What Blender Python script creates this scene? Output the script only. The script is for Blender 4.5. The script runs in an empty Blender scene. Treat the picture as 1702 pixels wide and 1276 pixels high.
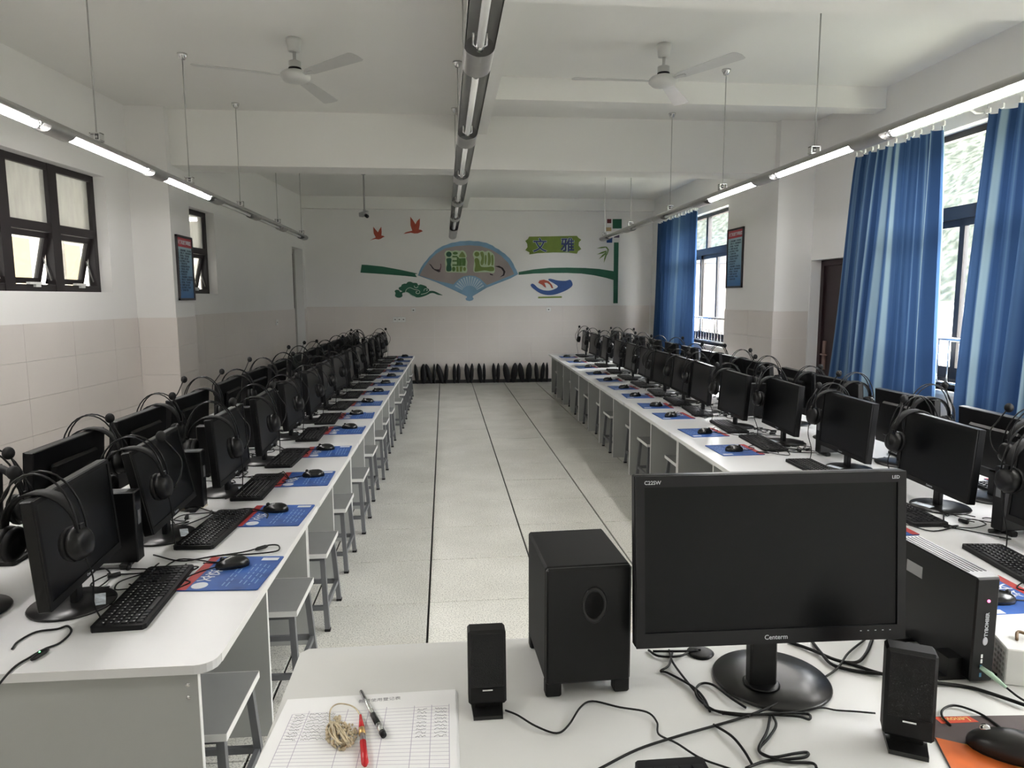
import bpy, bmesh, math, random
from mathutils import Vector, Matrix, Euler
rnd = random.Random(7)
PI = math.pi
S = bpy.context.scene
COL = S.collection

# ------------------------------------------------------------------ camera, world, lights, exposure
F_PX, PITCH, YAW, ROLL = 1156.06, 0.12325, 0.096413, -0.003084
CAM = Vector((0.102, -3.4974, 1.5799))
def cam_axes():
    f = Vector((math.sin(YAW)*math.cos(PITCH), math.cos(YAW)*math.cos(PITCH), -math.sin(PITCH)))
    r = Vector((math.cos(YAW), -math.sin(YAW), 0)); u = r.cross(f)
    c, s = math.cos(ROLL), math.sin(ROLL)
    return c*r + s*u, -s*r + c*u, f
CR, CU, CF = cam_axes()
cd = bpy.data.cameras.new('camera'); cam = bpy.data.objects.new('camera', cd); COL.objects.link(cam)
cd.sensor_width = 36; cd.lens = F_PX/1702*36; cd.clip_start = .05; cd.clip_end = 2000
cam.matrix_world = Matrix(((CR.x, CU.x, -CF.x, CAM.x), (CR.y, CU.y, -CF.y, CAM.y), (CR.z, CU.z, -CF.z, CAM.z), (0, 0, 0, 1)))
S.camera = cam

W = bpy.data.worlds.new('overcast_sky'); S.world = W; W.use_nodes = True
bgn = W.node_tree.nodes['Background']; bgn.inputs[0].default_value = (.99, .985, 1, 1); bgn.inputs[1].default_value = 11.0
TUBE_E = 22.5
S.view_settings.view_transform = 'Standard'; S.view_settings.look = 'None'
S.view_settings.gamma = 1; S.view_settings.use_curve_mapping = False
S.view_settings.exposure = 2.0
S.cycles.max_bounces = 8; S.cycles.diffuse_bounces = 5; S.cycles.glossy_bounces = 3; S.cycles.transparent_max_bounces = 10
S.cycles.caustics_reflective = False; S.cycles.caustics_refractive = False
S.cycles.use_denoising = True
S.cycles.sample_clamp_indirect = 6

def portal(name, loc, sy, sz, sgn):
    l = bpy.data.lights.new(name, 'AREA'); l.shape = 'RECTANGLE'; l.size = sz; l.size_y = sy
    l.cycles.is_portal = True
    o = bpy.data.objects.new(name, l); COL.objects.link(o); o.location = loc
    o.rotation_euler = (0, sgn*PI/2, 0)
portal('window_daylight', (4.3, 1.28, 1.84), 2.4, 2.0, 1)
portal('window_daylight.002', (4.3, -2.5, 1.84), 2.2, 2.0, 1)  # portal of the added window beyond the picture edge
portal('window_daylight.001', (4.3, 6.8, 1.84), 3.1, 2.0, 1)

# ------------------------------------------------------------------ helpers
def px(x, y, X=None, Y=None, Z=None):
    d = (x-851)/F_PX*CR - (y-638)/F_PX*CU + CF
    if X is not None: t = (X-CAM.x)/d.x
    elif Y is not None: t = (Y-CAM.y)/d.y
    else: t = (Z-CAM.z)/d.z
    return CAM + d*t

MATS = {}
def mat(name, col, rough=.5, metal=0, var=.06, scale=8., spec=.5, emit=None, estr=0, bump=0., bscale=60., coat=0):
    if name in MATS: return MATS[name]
    m = bpy.data.materials.new(name); m.use_nodes = True; nt = m.node_tree; b = nt.nodes['Principled BSDF']
    b.inputs['Roughness'].default_value = rough; b.inputs['Metallic'].default_value = metal
    b.inputs['Specular IOR Level'].default_value = spec
    b.inputs['Coat Weight'].default_value = coat
    tc = nt.nodes.new('ShaderNodeTexCoord')
    n = nt.nodes.new('ShaderNodeTexNoise'); n.inputs['Scale'].default_value = scale; n.inputs['Detail'].default_value = 3
    nt.links.new(tc.outputs['Object'], n.inputs['Vector'])
    r = nt.nodes.new('ShaderNodeValToRGB')
    r.color_ramp.elements[0].position = .3; r.color_ramp.elements[1].position = .7
    r.color_ramp.elements[0].color = tuple(max(0, c*(1-var)) for c in col)+(1,)
    r.color_ramp.elements[1].color = tuple(min(1, c*(1+var)) for c in col)+(1,)
    nt.links.new(n.outputs['Fac'], r.inputs['Fac']); nt.links.new(r.outputs['Color'], b.inputs['Base Color'])
    if bump:
        n2 = nt.nodes.new('ShaderNodeTexNoise'); n2.inputs['Scale'].default_value = bscale
        nt.links.new(tc.outputs['Object'], n2.inputs['Vector'])
        bp = nt.nodes.new('ShaderNodeBump'); bp.inputs['Strength'].default_value = bump; bp.inputs['Distance'].default_value = .002
        nt.links.new(n2.outputs['Fac'], bp.inputs['Height']); nt.links.new(bp.outputs['Normal'], b.inputs['Normal'])
    if emit:
        b.inputs['Emission Color'].default_value = tuple(emit)+(1,); b.inputs['Emission Strength'].default_value = estr
    MATS[name] = m
    return m

class MB:
    def __init__(s): s.v = []; s.f = []; s.sm = []
    def add(s, vs, fs, smooth=False, M=None):
        k = len(s.v)
        for v in vs:
            v = Vector(v)
            s.v.append(M @ v if M else v)
        for f in fs: s.f.append(tuple(i+k for i in f)); s.sm.append(smooth)
        return s
    def box(s, x0, x1, y0, y1, z0, z1, M=None, ch=0):
        if x0 > x1: x0, x1 = x1, x0
        if y0 > y1: y0, y1 = y1, y0
        if z0 > z1: z0, z1 = z1, z0
        if ch <= 0:
            vs = [(x, y, z) for z in (z0, z1) for y in (y0, y1) for x in (x0, x1)]
            return s.add(vs, [(0, 2, 3, 1), (4, 5, 7, 6), (0, 1, 5, 4), (2, 6, 7, 3), (0, 4, 6, 2), (1, 3, 7, 5)], M=M)
        c = ch; vs = []; 
        for sx, X in ((-1, x0), (1, x1)):
            for sy, Y in ((-1, y0), (1, y1)):
                for sz, Z in ((-1, z0), (1, z1)):
                    vs += [(X, Y-sy*c, Z-sz*c), (X-sx*c, Y, Z-sz*c), (X-sx*c, Y-sy*c, Z)]
        bm = bmesh.new(); bv = [bm.verts.new(v) for v in vs]
        r = bmesh.ops.convex_hull(bm, input=bv)
        bmesh.ops.dissolve_limit(bm, angle_limit=.01, verts=bm.verts, edges=bm.edges)
        s.addbm(bm, M); bm.free(); return s
    def addbm(s, bm, M=None, smooth=False):
        bm.verts.index_update()
        return s.add([v.co.copy() for v in bm.verts], [[v.index for v in f.verts] for f in bm.faces], smooth, M)
    def ring(s, pts, rad, n=8, closed=False, cap=True, flat=1., smooth=True, M=None):
        pts = [Vector(p) for p in pts]; N = len(pts); vs = []; fs = []
        rads = rad if isinstance(rad, (list, tuple)) else [rad]*N
        up = Vector((0, 0, 1)); prev = None
        for i, p in enumerate(pts):
            a = pts[(i-1) % N] if (closed or i > 0) else p; b = pts[(i+1) % N] if (closed or i < N-1) else p
            t = (b-a)
            t = t.normalized() if t.length > 1e-9 else Vector((0, 0, 1))
            if prev is None:
                x = t.orthogonal().normalized() if abs(t.z) > .95 else t.cross(up).normalized()
            else:
                x = prev - t*prev.dot(t); x = x.normalized() if x.length > 1e-6 else t.orthogonal().normalized()
            prev = x; y = t.cross(x)
            for k in range(n):
                an = 2*PI*k/n; vs.append(p + (x*math.cos(an) + y*math.sin(an)*flat)*rads[i])
        for i in range(N if closed else N-1):
            for k in range(n):
                a = i*n+k; b = i*n+(k+1) % n; c = ((i+1) % N)*n+(k+1) % n; d = ((i+1) % N)*n+k
                fs.append((a, b, c, d))
        if cap and not closed:
            fs.append(tuple(range(n-1, -1, -1))); fs.append(tuple((N-1)*n+k for k in range(n)))
        return s.add(vs, fs, smooth, M)
    def cyl(s, p, q, r, n=16, r2=None, M=None, smooth=True):
        return s.ring([p, q], [r, r if r2 is None else r2], n, M=M, smooth=smooth)
    def lathe(s, prof, n=24, M=None, smooth=True):
        vs = []; fs = []; m = len(prof)
        for k in range(n):
            a = 2*PI*k/n
            for (r, z) in prof: vs.append((r*math.cos(a), r*math.sin(a), z))
        for k in range(n):
            for i in range(m-1):
                a = k*m+i; b = ((k+1) % n)*m+i
                fs.append((a, b, b+1, a+1))
        s.add(vs, fs, smooth, M)
        if prof[0][0] > 1e-6: s.f.append(tuple(len(s.v)-n*m+k*m for k in range(n-1, -1, -1))); s.sm.append(False)
        if prof[-1][0] > 1e-6: s.f.append(tuple(len(s.v)-n*m+k*m+m-1 for k in range(n))); s.sm.append(False)
        return s
    def prism(s, poly, z0, z1, M=None):
        n = len(poly)
        vs = [(x, y, z0) for x, y in poly] + [(x, y, z1) for x, y in poly]
        fs = [tuple(range(n-1, -1, -1)), tuple(range(n, 2*n))] + [(i, (i+1) % n, n+(i+1) % n, n+i) for i in range(n)]
        return s.add(vs, fs, M=M)
    def sphere(s, c, r, n=12, sc=(1, 1, 1), M=None):
        prof = [(r*math.sin(PI*i/(n//2+2)), -r*math.cos(PI*i/(n//2+2))) for i in range(n//2+3)]
        T = Matrix.Translation(c) @ Matrix.Diagonal((*sc, 1))
        return s.lathe([(max(1e-5, a), b) for a, b in prof], n, M=(M @ T) if M else T)
    def hexa(s, P8):
        return s.add(P8, [(0, 2, 3, 1), (4, 5, 7, 6), (0, 1, 5, 4), (2, 6, 7, 3), (0, 4, 6, 2), (1, 3, 7, 5)])
    def mesh(s, name, m=None, fix=True):
        me = bpy.data.meshes.new(name); me.from_pydata([tuple(v) for v in s.v], [], s.f)
        for p, sm in zip(me.polygons, s.sm): p.use_smooth = sm
        if m:
            me.materials.append(m)
        if fix:
            bm = bmesh.new(); bm.from_mesh(me); bmesh.ops.remove_doubles(bm, verts=bm.verts, dist=1e-6)
            bmesh.ops.recalc_face_normals(bm, faces=bm.faces); bm.to_mesh(me); bm.free()
        me.update(); return me

def new(name, me, parent=None, loc=None, rot=None, M=None):
    o = bpy.data.objects.new(name, me); COL.objects.link(o)
    if parent: o.parent = parent
    if loc is not None: o.location = loc
    if rot is not None: o.rotation_euler = rot
    if M is not None: o.matrix_local = M
    return o
def build(name, mb, m, parent=None, **k):
    return new(name, mb.mesh(name, m), parent, **k)
def tag(o, label=None, cat=None, group=None, kind=None):
    if label: o['label'] = label
    if cat: o['category'] = cat
    if group: o['group'] = group
    if kind: o['kind'] = kind
    return o
def thing(name, label, cat, loc=(0, 0, 0), rz=0, group=None):
    return tag(new(name, None, loc=loc, rot=(0, 0, rz)), label, cat, group)
KIDS = {}
def dup(o, parent=None):
    c = o.copy(); COL.objects.link(c)
    if parent: c.parent = parent; c.matrix_parent_inverse = o.matrix_parent_inverse.copy()
    for ch in list(o.children): dup(ch, c)
    return c
def struct(name, mb, m, parent=None):
    o = build(name, mb, m, parent)
    if not parent: o['kind'] = 'structure'
    return o
def spline(pts, k=6, closed=False):
    P = [Vector(p) for p in pts]; n = len(P); out = []
    for i in range(n if closed else n-1):
        p1 = P[i]; p2 = P[(i+1) % n]
        p0 = P[i-1] if (closed or i > 0) else p1*2-p2
        p3 = P[(i+2) % n] if (closed or i+2 < n) else p2*2-p1
        for j in range(k):
            t = j/k
            out.append(.5*((2*p1)+(-p0+p2)*t+(2*p0-5*p1+4*p2-p3)*t*t+(-p0+3*p1-3*p2+p3)*t**3))
    if not closed: out.append(P[-1])
    return out
def text_mesh(txt, size, m, off=0., ext=0.0005, align='CENTER', name='lettering'):
    c = bpy.data.curves.new(name, 'FONT'); c.body = txt; c.size = size; c.offset = off; c.extrude = ext
    c.align_x = align; c.align_y = 'CENTER'; c.resolution_u = 3
    o = bpy.data.objects.new(name, c); COL.objects.link(o)
    bpy.context.view_layer.update()
    me = bpy.data.meshes.new_from_object(o.evaluated_get(bpy.context.evaluated_depsgraph_get()))
    bpy.data.objects.remove(o); me.name = name
    me.materials.clear(); me.materials.append(m)
    return me
ORD = ['first', 'second', 'third', 'fourth', 'fifth', 'sixth', 'seventh', 'eighth', 'ninth', 'tenth', 'eleventh', 'twelfth', 'thirteenth', 'fourteenth',
       'fifteenth', 'sixteenth', 'seventeenth', 'eighteenth', 'nineteenth', 'twentieth', 'twenty-first', 'twenty-second']

# ------------------------------------------------------------------ materials
plaster = mat('white_plaster', (.80, .79, .772), .7, var=.015, scale=1.2, bump=.05, bscale=150)
ceilpaint = mat('ceiling_paint', (.82, .815, .785), .8, var=.02, scale=.8)
tilem = mat('wall_tile_glaze', (.69, .645, .61), .3, var=.03, scale=1.6)
groutm = mat('wall_grout', (.80, .78, .75), .7, var=.03)
darkalu = mat('dark_bronze_window_frame', (.02, .016, .017), .4, var=.15, spec=.4)
darkdoor = mat('dark_red_brown_door', (.022, .009, .011), .45, var=.2)
black = mat('black_plastic', (.0035, .0036, .004), .36, spec=.35, var=.1, scale=30)
blackm = mat('black_matte_plastic', (.0055, .0055, .0058), .6, spec=.3, var=.12, scale=30)
screenm = mat('black_screen', (.0022, .0026, .003), .34, spec=.22, var=.05)
basem = mat('glossy_black_stand', (.008, .008, .008), .3, var=.05, spec=.5)
cablem = mat('black_cable_rubber', (.004, .004, .004), .5, spec=.3, var=.1)
laminate = mat('white_desk_laminate', (.69, .69, .69), .32, var=.02, scale=3)
edgem = mat('white_edge_band', (.86, .86, .84), .4, var=.01)
panelm = mat('light_grey_panel', (.40, .41, .395), .5, var=.03, scale=2)
tdesk = mat('teacher_desk_laminate', (.71, .71, .695), .35, var=.02, scale=2)
steelgrey = mat('grey_painted_steel', (.17, .175, .185), .4, metal=.2, var=.05)
stoolm = mat('grey_stool_board', (.30, .305, .30), .5, var=.03)
chrome = mat('chrome', (.7, .7, .7), .2, metal=1, var=.03)
alu = mat('brushed_aluminium', (.42, .415, .405), .38, metal=.75, var=.05, scale=20)
reflm = mat('lamp_reflector', (.62, .62, .60), .3, metal=.8, var=.03)
tube_on = mat('lit_lamp_tube', (1, 1, 1), .5, var=0, emit=(1, .968, .95), estr=TUBE_E)
tube_off = mat('unlit_lamp_tube', (.78, .78, .76), .35, var=.02)
whitepl = mat('white_plastic', (.78, .78, .76), .4, var=.02)
fanm = mat('white_fan_enamel', (.58, .58, .56), .3, var=.02)
white = mat('white_print', (.62, .64, .68), .6, var=.01)
bluepad = mat('blue_mouse_pad_print', (.018, .075, .28), .55, var=.35, scale=9)
redpad = mat('red_mouse_pad_strip', (.36, .03, .028), .55, var=.15, scale=20)
keym = mat('black_keycap', (.006, .006, .007), .4, spec=.35, var=.15, scale=50)
labelm = mat('white_blue_sticker', (.62, .68, .74), .5, var=.3, scale=60)
paperm = mat('white_paper', (.92, .92, .93), .8, var=.01)
inkm = mat('grey_ink', (.32, .32, .35), .8, var=.2, scale=80)
redpl = mat('red_plastic', (.55, .015, .02), .25, var=.1)
goldm = mat('gold_metal', (.75, .48, .2), .3, metal=.8)

def floor_mat():
    m = bpy.data.materials.new('speckled_floor_tile'); m.use_nodes = True; nt = m.node_tree; b = nt.nodes['Principled BSDF']
    geo = nt.nodes.new('ShaderNodeNewGeometry')
    a = nt.nodes.new('ShaderNodeTexNoise'); a.inputs['Scale'].default_value = 150; a.inputs['Detail'].default_value = 2
    nt.links.new(geo.outputs['Position'], a.inputs['Vector'])
    r = nt.nodes.new('ShaderNodeValToRGB'); e = r.color_ramp.elements
    e[0].position = .34; e[0].color = (.50, .49, .445, 1); e[1].position = .52; e[1].color = (.90, .885, .82, 1)
    nt.links.new(a.outputs['Fac'], r.inputs['Fac'])
    c = nt.nodes.new('ShaderNodeTexNoise'); c.inputs['Scale'].default_value = 2.2; c.inputs['Detail'].default_value = 4
    nt.links.new(geo.outputs['Position'], c.inputs['Vector'])
    r3 = nt.nodes.new('ShaderNodeValToRGB'); r3.color_ramp.elements[0].position = .3; r3.color_ramp.elements[0].color = (.84, .84, .83, 1); r3.color_ramp.elements[1].position = .7
    nt.links.new(c.outputs['Fac'], r3.inputs['Fac'])
    mx = nt.nodes.new('ShaderNodeVectorMath'); mx.operation = 'MULTIPLY'
    nt.links.new(r.outputs['Color'], mx.inputs[0]); nt.links.new(r3.outputs['Color'], mx.inputs[1])
    nt.links.new(mx.outputs[0], b.inputs['Base Color'])
    b.inputs['Roughness'].default_value = .25
    return m
floorm = floor_mat()
groove = mat('dark_floor_joint', (.02, .02, .02), .8)

def glass_mat(name, tint, dirt, rough=.02):
    m = bpy.data.materials.new(name); m.use_nodes = True; nt = m.node_tree; nt.nodes.clear()
    out = nt.nodes.new('ShaderNodeOutputMaterial'); tr = nt.nodes.new('ShaderNodeBsdfTransparent'); gl = nt.nodes.new('ShaderNodeBsdfGlossy')
    df = nt.nodes.new('ShaderNodeBsdfDiffuse'); tl = nt.nodes.new('ShaderNodeBsdfTranslucent'); a2 = nt.nodes.new('ShaderNodeMixShader')
    tr.inputs[0].default_value = (*tint, 1); gl.inputs['Roughness'].default_value = rough
    df.inputs[0].default_value = (.7, .7, .66, 1); tl.inputs[0].default_value = (.7, .7, .66, 1)
    lw = nt.nodes.new('ShaderNodeLayerWeight'); lw.inputs[0].default_value = .5
    pw = nt.nodes.new('ShaderNodeMath'); pw.operation = 'POWER'; pw.inputs[1].default_value = 5; nt.links.new(lw.outputs['Facing'], pw.inputs[0])
    fr = nt.nodes.new('ShaderNodeMath'); fr.operation = 'MULTIPLY_ADD'; fr.inputs[1].default_value = .9; fr.inputs[2].default_value = .04; nt.links.new(pw.outputs[0], fr.inputs[0])
    m1 = nt.nodes.new('ShaderNodeMixShader'); m2 = nt.nodes.new('ShaderNodeMixShader')
    nt.links.new(fr.outputs[0], m1.inputs[0]); nt.links.new(tr.outputs[0], m1.inputs[1]); nt.links.new(gl.outputs[0], m1.inputs[2])
    tc = nt.nodes.new('ShaderNodeTexCoord'); n = nt.nodes.new('ShaderNodeTexNoise'); n.inputs['Scale'].default_value = 5; n.inputs['Detail'].default_value = 5
    mp = nt.nodes.new('ShaderNodeMapping'); mp.inputs['Scale'].default_value = (1, 3, .7)
    nt.links.new(tc.outputs['Object'], mp.inputs[0]); nt.links.new(mp.outputs[0], n.inputs['Vector'])
    mr = nt.nodes.new('ShaderNodeMapRange'); mr.inputs[1].default_value = .3; mr.inputs[2].default_value = .7
    mr.inputs[3].default_value = dirt*.88; mr.inputs[4].default_value = min(1, dirt*1.12)
    nt.links.new(n.outputs['Fac'], mr.inputs[0]); nt.links.new(mr.outputs[0], m2.inputs[0])
    a2.inputs[0].default_value = .5; nt.links.new(df.outputs[0], a2.inputs[1]); nt.links.new(tl.outputs[0], a2.inputs[2])
    nt.links.new(m1.outputs[0], m2.inputs[1]); nt.links.new(a2.outputs[0], m2.inputs[2]); nt.links.new(m2.outputs[0], out.inputs[0])
    return m
clearg = glass_mat('clear_glass', (.97, .98, .98), .012)
dirtyg = glass_mat('dusty_glass', (.85, .86, .84), .55, .03)
hazyg = glass_mat('streaked_glass', (.9, .9, .88), .15, .05)

# ------------------------------------------------------------------ room shell
YB, YF, ZC = 9.5, -5.0, 3.38
bl, br = .081, .010
def LW(s, z, o): return (-2.86+bl*(s-3.6)-o, s, z)     # o = outwards from the inner face
def RW(s, z, o): return (3.96+br*(s-3.6)+o, s, z)
def BW(s, z, o): return (s, YB+o, z)
def FW(s, z, o): return (s, YF-o, z)
def cell(mb, fn, s0, s1, z0, z1, o0, o1):
    mb.hexa([fn(s, z, o) for o in (o0, o1) for z in (z0, z1) for s in (s0, s1)])
def wall(name, fn, s0, s1, z0, z1, th, holes):
    ss = sorted({s0, s1, *[h[0] for h in holes], *[h[1] for h in holes]})
    zz = sorted({z0, z1, *[h[2] for h in holes], *[h[3] for h in holes]})
    mb = MB()
    for i in range(len(ss)-1):
        for j in range(len(zz)-1):
            cs, cz = (ss[i]+ss[i+1])/2, (zz[j]+zz[j+1])/2
            if any(h[0] < cs < h[1] and h[2] < cz < h[3] for h in holes): continue
            cell(mb, fn, ss[i], ss[i+1], zz[j], zz[j+1], 0, th)
    bm = bmesh.new(); me = mb.mesh(name, plaster); bm.from_mesh(me)
    bmesh.ops.remove_doubles(bm, verts=bm.verts, dist=1e-5)
    seen = {}
    for f in list(bm.faces):
        k = tuple(sorted(v.index for v in f.verts)); seen.setdefault(k, []).append(f)
    bmesh.ops.delete(bm, geom=[f for fs in seen.values() if len(fs) > 1 for f in fs], context='FACES_ONLY')
    bm.to_mesh(me); bm.free()
    o = new(name, me); o['kind'] = 'structure'; return o
WL1 = (.86, 3.20, 1.64, 2.66); WL2 = (4.22, 5.56, 1.64, 2.62); DL = (8.75, 9.38, 0, 2.45)
WR1 = (.08, 2.47, .86, 2.83); WR2 = (5.25, 8.35, .88, 2.83); WR3 = (-3.6, -1.4, .86, 2.83); DR = (2.66, 3.592, 0, 1.96)  # WR3 is an out-of-view opening added to light the near surfaces
wall_left = wall('wall_left', LW, YF, YB+.2, 0, ZC, .2, [WL1, WL2, DL])
wall_right = wall('wall_right', RW, YF, YB+.2, 0, ZC, .2, [WR1, WR2, WR3, DR])
wall_back = wall('wall_back', BW, -2.6, 4.3, 0, ZC, .2, [])
wall_front = wall('wall_front', FW, -3.9, 4.3, 0, ZC, .2, [])
struct('ceiling', MB().box(-3.9, 4.4, YF-.2, YB+.2, ZC, ZC+.15), ceilpaint)
fl = struct('floor', MB().box(-3.9, 4.4, YF-.2, YB+.2, -.2, -.012), groove)
# floor tiles: wide joints run down the room, narrow ones across
tm = MB().box(-.2945, .2945, -.2964, .2964, -.03, 0, ch=.0012).mesh('floor_tile', floorm)
for i in range(12):
    for j in range(25):
        t = new('tile', tm, fl, loc=(-2.7+.6*i, -5.1+.6*j, rnd.uniform(-.0006, .0006)), rot=(0, 0, rnd.choice((0, PI))))

# beams and columns
def sbox(name, b, m=ceilpaint): return struct(name, MB().box(*b), m)
sbox('beam', (-3.1, 4.1, 3.7, 4.06, 2.86, ZC), ceilpaint)
sbox('beam', (-3.5, 4.2, -.70, -.30, 2.86, ZC), ceilpaint)
sbox('beam', (.29, .55, -.30, 3.7, 3.20, ZC), ceilpaint)
sbox('beam', (.29, .55, 4.06, 9.4, 3.20, ZC), ceilpaint)
sbox('beam', (.29, .55, -4.99, -.70, 3.20, ZC), ceilpaint)
sbox('beam', (.55, 4.1, 2.45, 2.64, 3.20, ZC), ceilpaint)
sbox('beam', (-2.55, 4.1, 9.40, 9.5, 3.165, ZC), ceilpaint)
col_l = sbox('column', (-3.0, -2.50, 3.60, 4.12, 0, ZC), plaster)
col_r = sbox('column', (3.57, 4.05, 3.60, 4.88, 0, ZC), plaster)

# dado tiles (five courses), each a part of its wall or column
def tile_run(parent, fn, s0, s1, ztop, holes=(), first=.3):
    h, w = ztop/5, .60
    cuts = [s0]; s = s0+first
    while s < s1-.05: cuts.append(s); s += w
    cuts.append(s1)
    for r in range(5):
        for a, b in zip(cuts, cuts[1:]):
            segs = [(a, b)]
            for (h0, h1, z0, z1) in holes:
                if z0 < (r+1)*h-.02 and z1 > r*h+.02:
                    ns = []
                    for (p, q) in segs:
                        if h1 <= p or h0 >= q: ns.append((p, q)); continue
                        if h0-p > .02: ns.append((p, h0))
                        if q-h1 > .02: ns.append((h1, q))
                    segs = ns
            for p, q in segs:
                mb = MB(); cell(mb, fn, p+.0012, q-.0012, r*h+.0012, (r+1)*h-.0012, .0, -.009)
                build('tile', mb, tilem, parent)
def backing(name, parent, fn, s0, s1, z0, z1, holes=()):
    pass
tile_run(wall_left, LW, YF+.01, 3.59, 1.40, [WL1, DL], .35)
tile_run(wall_left, LW, 4.13, YB-.01, 1.40, [WL2, DL], .35)
tile_run(wall_right, RW, YF+.01, 3.588, 1.43, [WR1, WR3, DR], .2)
tile_run(wall_right, RW, 4.89, YB-.01, 1.43, [WR2], .3)
tile_run(wall_back, BW, -2.38, 3.99, 1.43, [], .5)
tile_run(col_l, lambda s, z, o: (s, 3.60+o, z), -2.85, -2.50+.009, 1.40, [], .5)
tile_run(col_l, lambda s, z, o: (-2.50-o, s, z), 3.6-.009, 4.12, 1.40, [], .6)
tile_run(col_r, lambda s, z, o: (s, 3.60+o, z), 3.57-.009, 3.95, 1.43, [], .5)
tile_run(col_r, lambda s, z, o: (3.57+o, s, z), 3.6-.009, 4.88, 1.43, [], .6)
bb = struct('baseboard_back', MB().box(-2.36, 3.98, 9.46, 9.49, 0, .06), mat('black_skirting', (.02, .02, .02), .4))
sk = mat('beige_skirting', (.42, .39, .36), .5)

# ------------------------------------------------------------------ windows and doors
def frame_bar(mb, fn, s0, s1, z0, z1, o0, o1): cell(mb, fn, s0, s1, z0, z1, o0, o1)
def left_window(name, win, n, zt):
    s0, s1, z0, z1 = win; root = new(name, None); root['kind'] = 'structure'
    o0, o1 = .10, .16; fw = .055
    mb = MB()
    frame_bar(mb, LW, s0, s1, z0, z0+fw, o0, o1); frame_bar(mb, LW, s0, s1, z1-fw, z1, o0, o1)
    frame_bar(mb, LW, s0, s0+fw, z0, z1, o0, o1); frame_bar(mb, LW, s1-fw, s1, z0, z1, o0, o1)
    frame_bar(mb, LW, s0, s1, zt-.035, zt+.035, o0, o1)
    w = (s1-s0)/n
    for i in range(1, n): frame_bar(mb, LW, s0+w*i-.055, s0+w*i+.055, z0, z1, o0-.005, o1)
    build('frame', mb, darkalu, root)
    for i in range(n):
        a, b = s0+w*i+(.055 if i else fw), s0+w*(i+1)-(.055 if i < n-1 else fw)
        m2 = MB(); cell(m2, LW, a, b, zt+.035, z1-fw, .128, .133); build('pane', m2, dirtyg, root)
        # top-hung sash standing open at the bottom
        H = zt-.035-(z0+fw)
        def tilted(s, z, o, top=zt-.035, an=math.radians(13)):
            d = top-z; return LW(s, top-d*math.cos(an), o+d*math.sin(an))
        sf = MB(); za, zb = z0+fw, zt-.04; t = .045
        for (p, q, r_, u_) in ((a, b, za, za+t), (a, b, zb-t, zb), (a, a+t, za, zb), (b-t, b, za, zb)): cell(sf, tilted, p, q, r_, u_, .12, .155)
        sash = build('sash', sf, darkalu, root)
        g = MB(); cell(g, tilted, a+t, b-t, za+t, zb-t, .135, .14); build('pane', g, hazyg, sash)
        hb = MB(); cell(hb, LW, a+.12, a+.26, z0+fw, z0+fw+.018, .07, .10); cell(hb, LW, a+.20, a+.26, z0+fw-.02, z0+fw, .08, .10)
        tag(build('handle', hb, whitepl, root), 'white sash fastener')
        ar = MB(); ar.ring([LW(b-.02, z0+.09, .12), LW(b-.02, z0+.35, .19)], .006, 6); build('stay_arm', ar, alu, root)
    return root
left_window('window_1', WL1, 4, 2.15)
left_window('window_2', WL2, 2, 2.15)

def right_window(name, win, zt, uppers, lowers, rail):
    s0, s1, z0, z1 = win; root = new(name, None); root['kind'] = 'structure'
    o0, o1 = .11, .17; fw = .05; mb = MB()
    frame_bar(mb, RW, s0, s1, z0, z0+fw+.03, o0, o1); frame_bar(mb, RW, s0, s1, z1-fw, z1, o0, o1)
    frame_bar(mb, RW, s0, s0+fw, z0, z1, o0, o1); frame_bar(mb, RW, s1-fw, s1, z0, z1, o0, o1)
    frame_bar(mb, RW, s0, s1, zt-.05, zt+.05, o0-.01, o1)
    for s in uppers: frame_bar(mb, RW, s-.04, s+.04, zt, z1, o0, o1)
    build('frame', mb, darkalu, root)
    us = [s0+fw]+[v for s in uppers for v in (s-.04, s+.04)]+[s1-fw]
    for a, b in zip(us[::2], us[1::2]):
        g = MB(); cell(g, RW, a, b, zt+.05, z1-fw, .138, .143); build('pane', g, clearg, root)
    ls = [s0+fw]+lowers+[s1-fw]
    for k, (a, b) in enumerate(zip(ls, ls[1:])):
        oo = .118 if k % 2 else .145
        a2, b2 = a-.02, b+.02
        sf = MB(); t = .055; za, zb = z0+fw+.03, zt-.05
        for (p, q, r_, u_) in ((a2, b2, za, za+t+.03), (a2, b2, zb-t, zb), (a2, a2+t, za, zb), (b2-t, b2, za, zb)): cell(sf, RW, max(p, s0+fw), min(q, s1-fw), r_, u_, oo, oo+.022)
        sash = build('sash', sf, darkalu, root)
        g = MB(); cell(g, RW, a2+t, b2-t, za+t+.03, zb-t, oo+.009, oo+.014); build('pane', g, clearg, sash)
    # stainless safety rail inside the opening
    rr = MB(); rr.ring([RW(s0+.001, rail, .05), RW(s1-.001, rail, .05)], .016, 10); rr.ring([RW(s0+.001, z0+.05, .05), RW(s1-.001, z0+.05, .05)], .012, 10)
    rl = build('rail', rr, chrome, root)
    s = s0+.07
    while s < s1-.03:
        build('rail_bar', MB().cyl(RW(s, z0+.05, .05), RW(s, rail, .05), .008, 8), chrome, root); s += .115
    sl = MB(); cell(sl, RW, s0-.03, s1+.03, z0-.03, z0, -.03, .11); build('sill', sl, whitepl, root)
    return root
right_window('window_3', WR1, 2.22, [1.17], [.75, 1.58], 1.25)
right_window('window_5_added', WR3, 2.22, [-2.5], [-2.9, -2.1], 1.25)  # unseen window, added to bring daylight onto the teacher desk
right_window('window_4', WR2, 2.27, [6.95], [6.1, 6.55, 7.2], 1.27)

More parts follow.
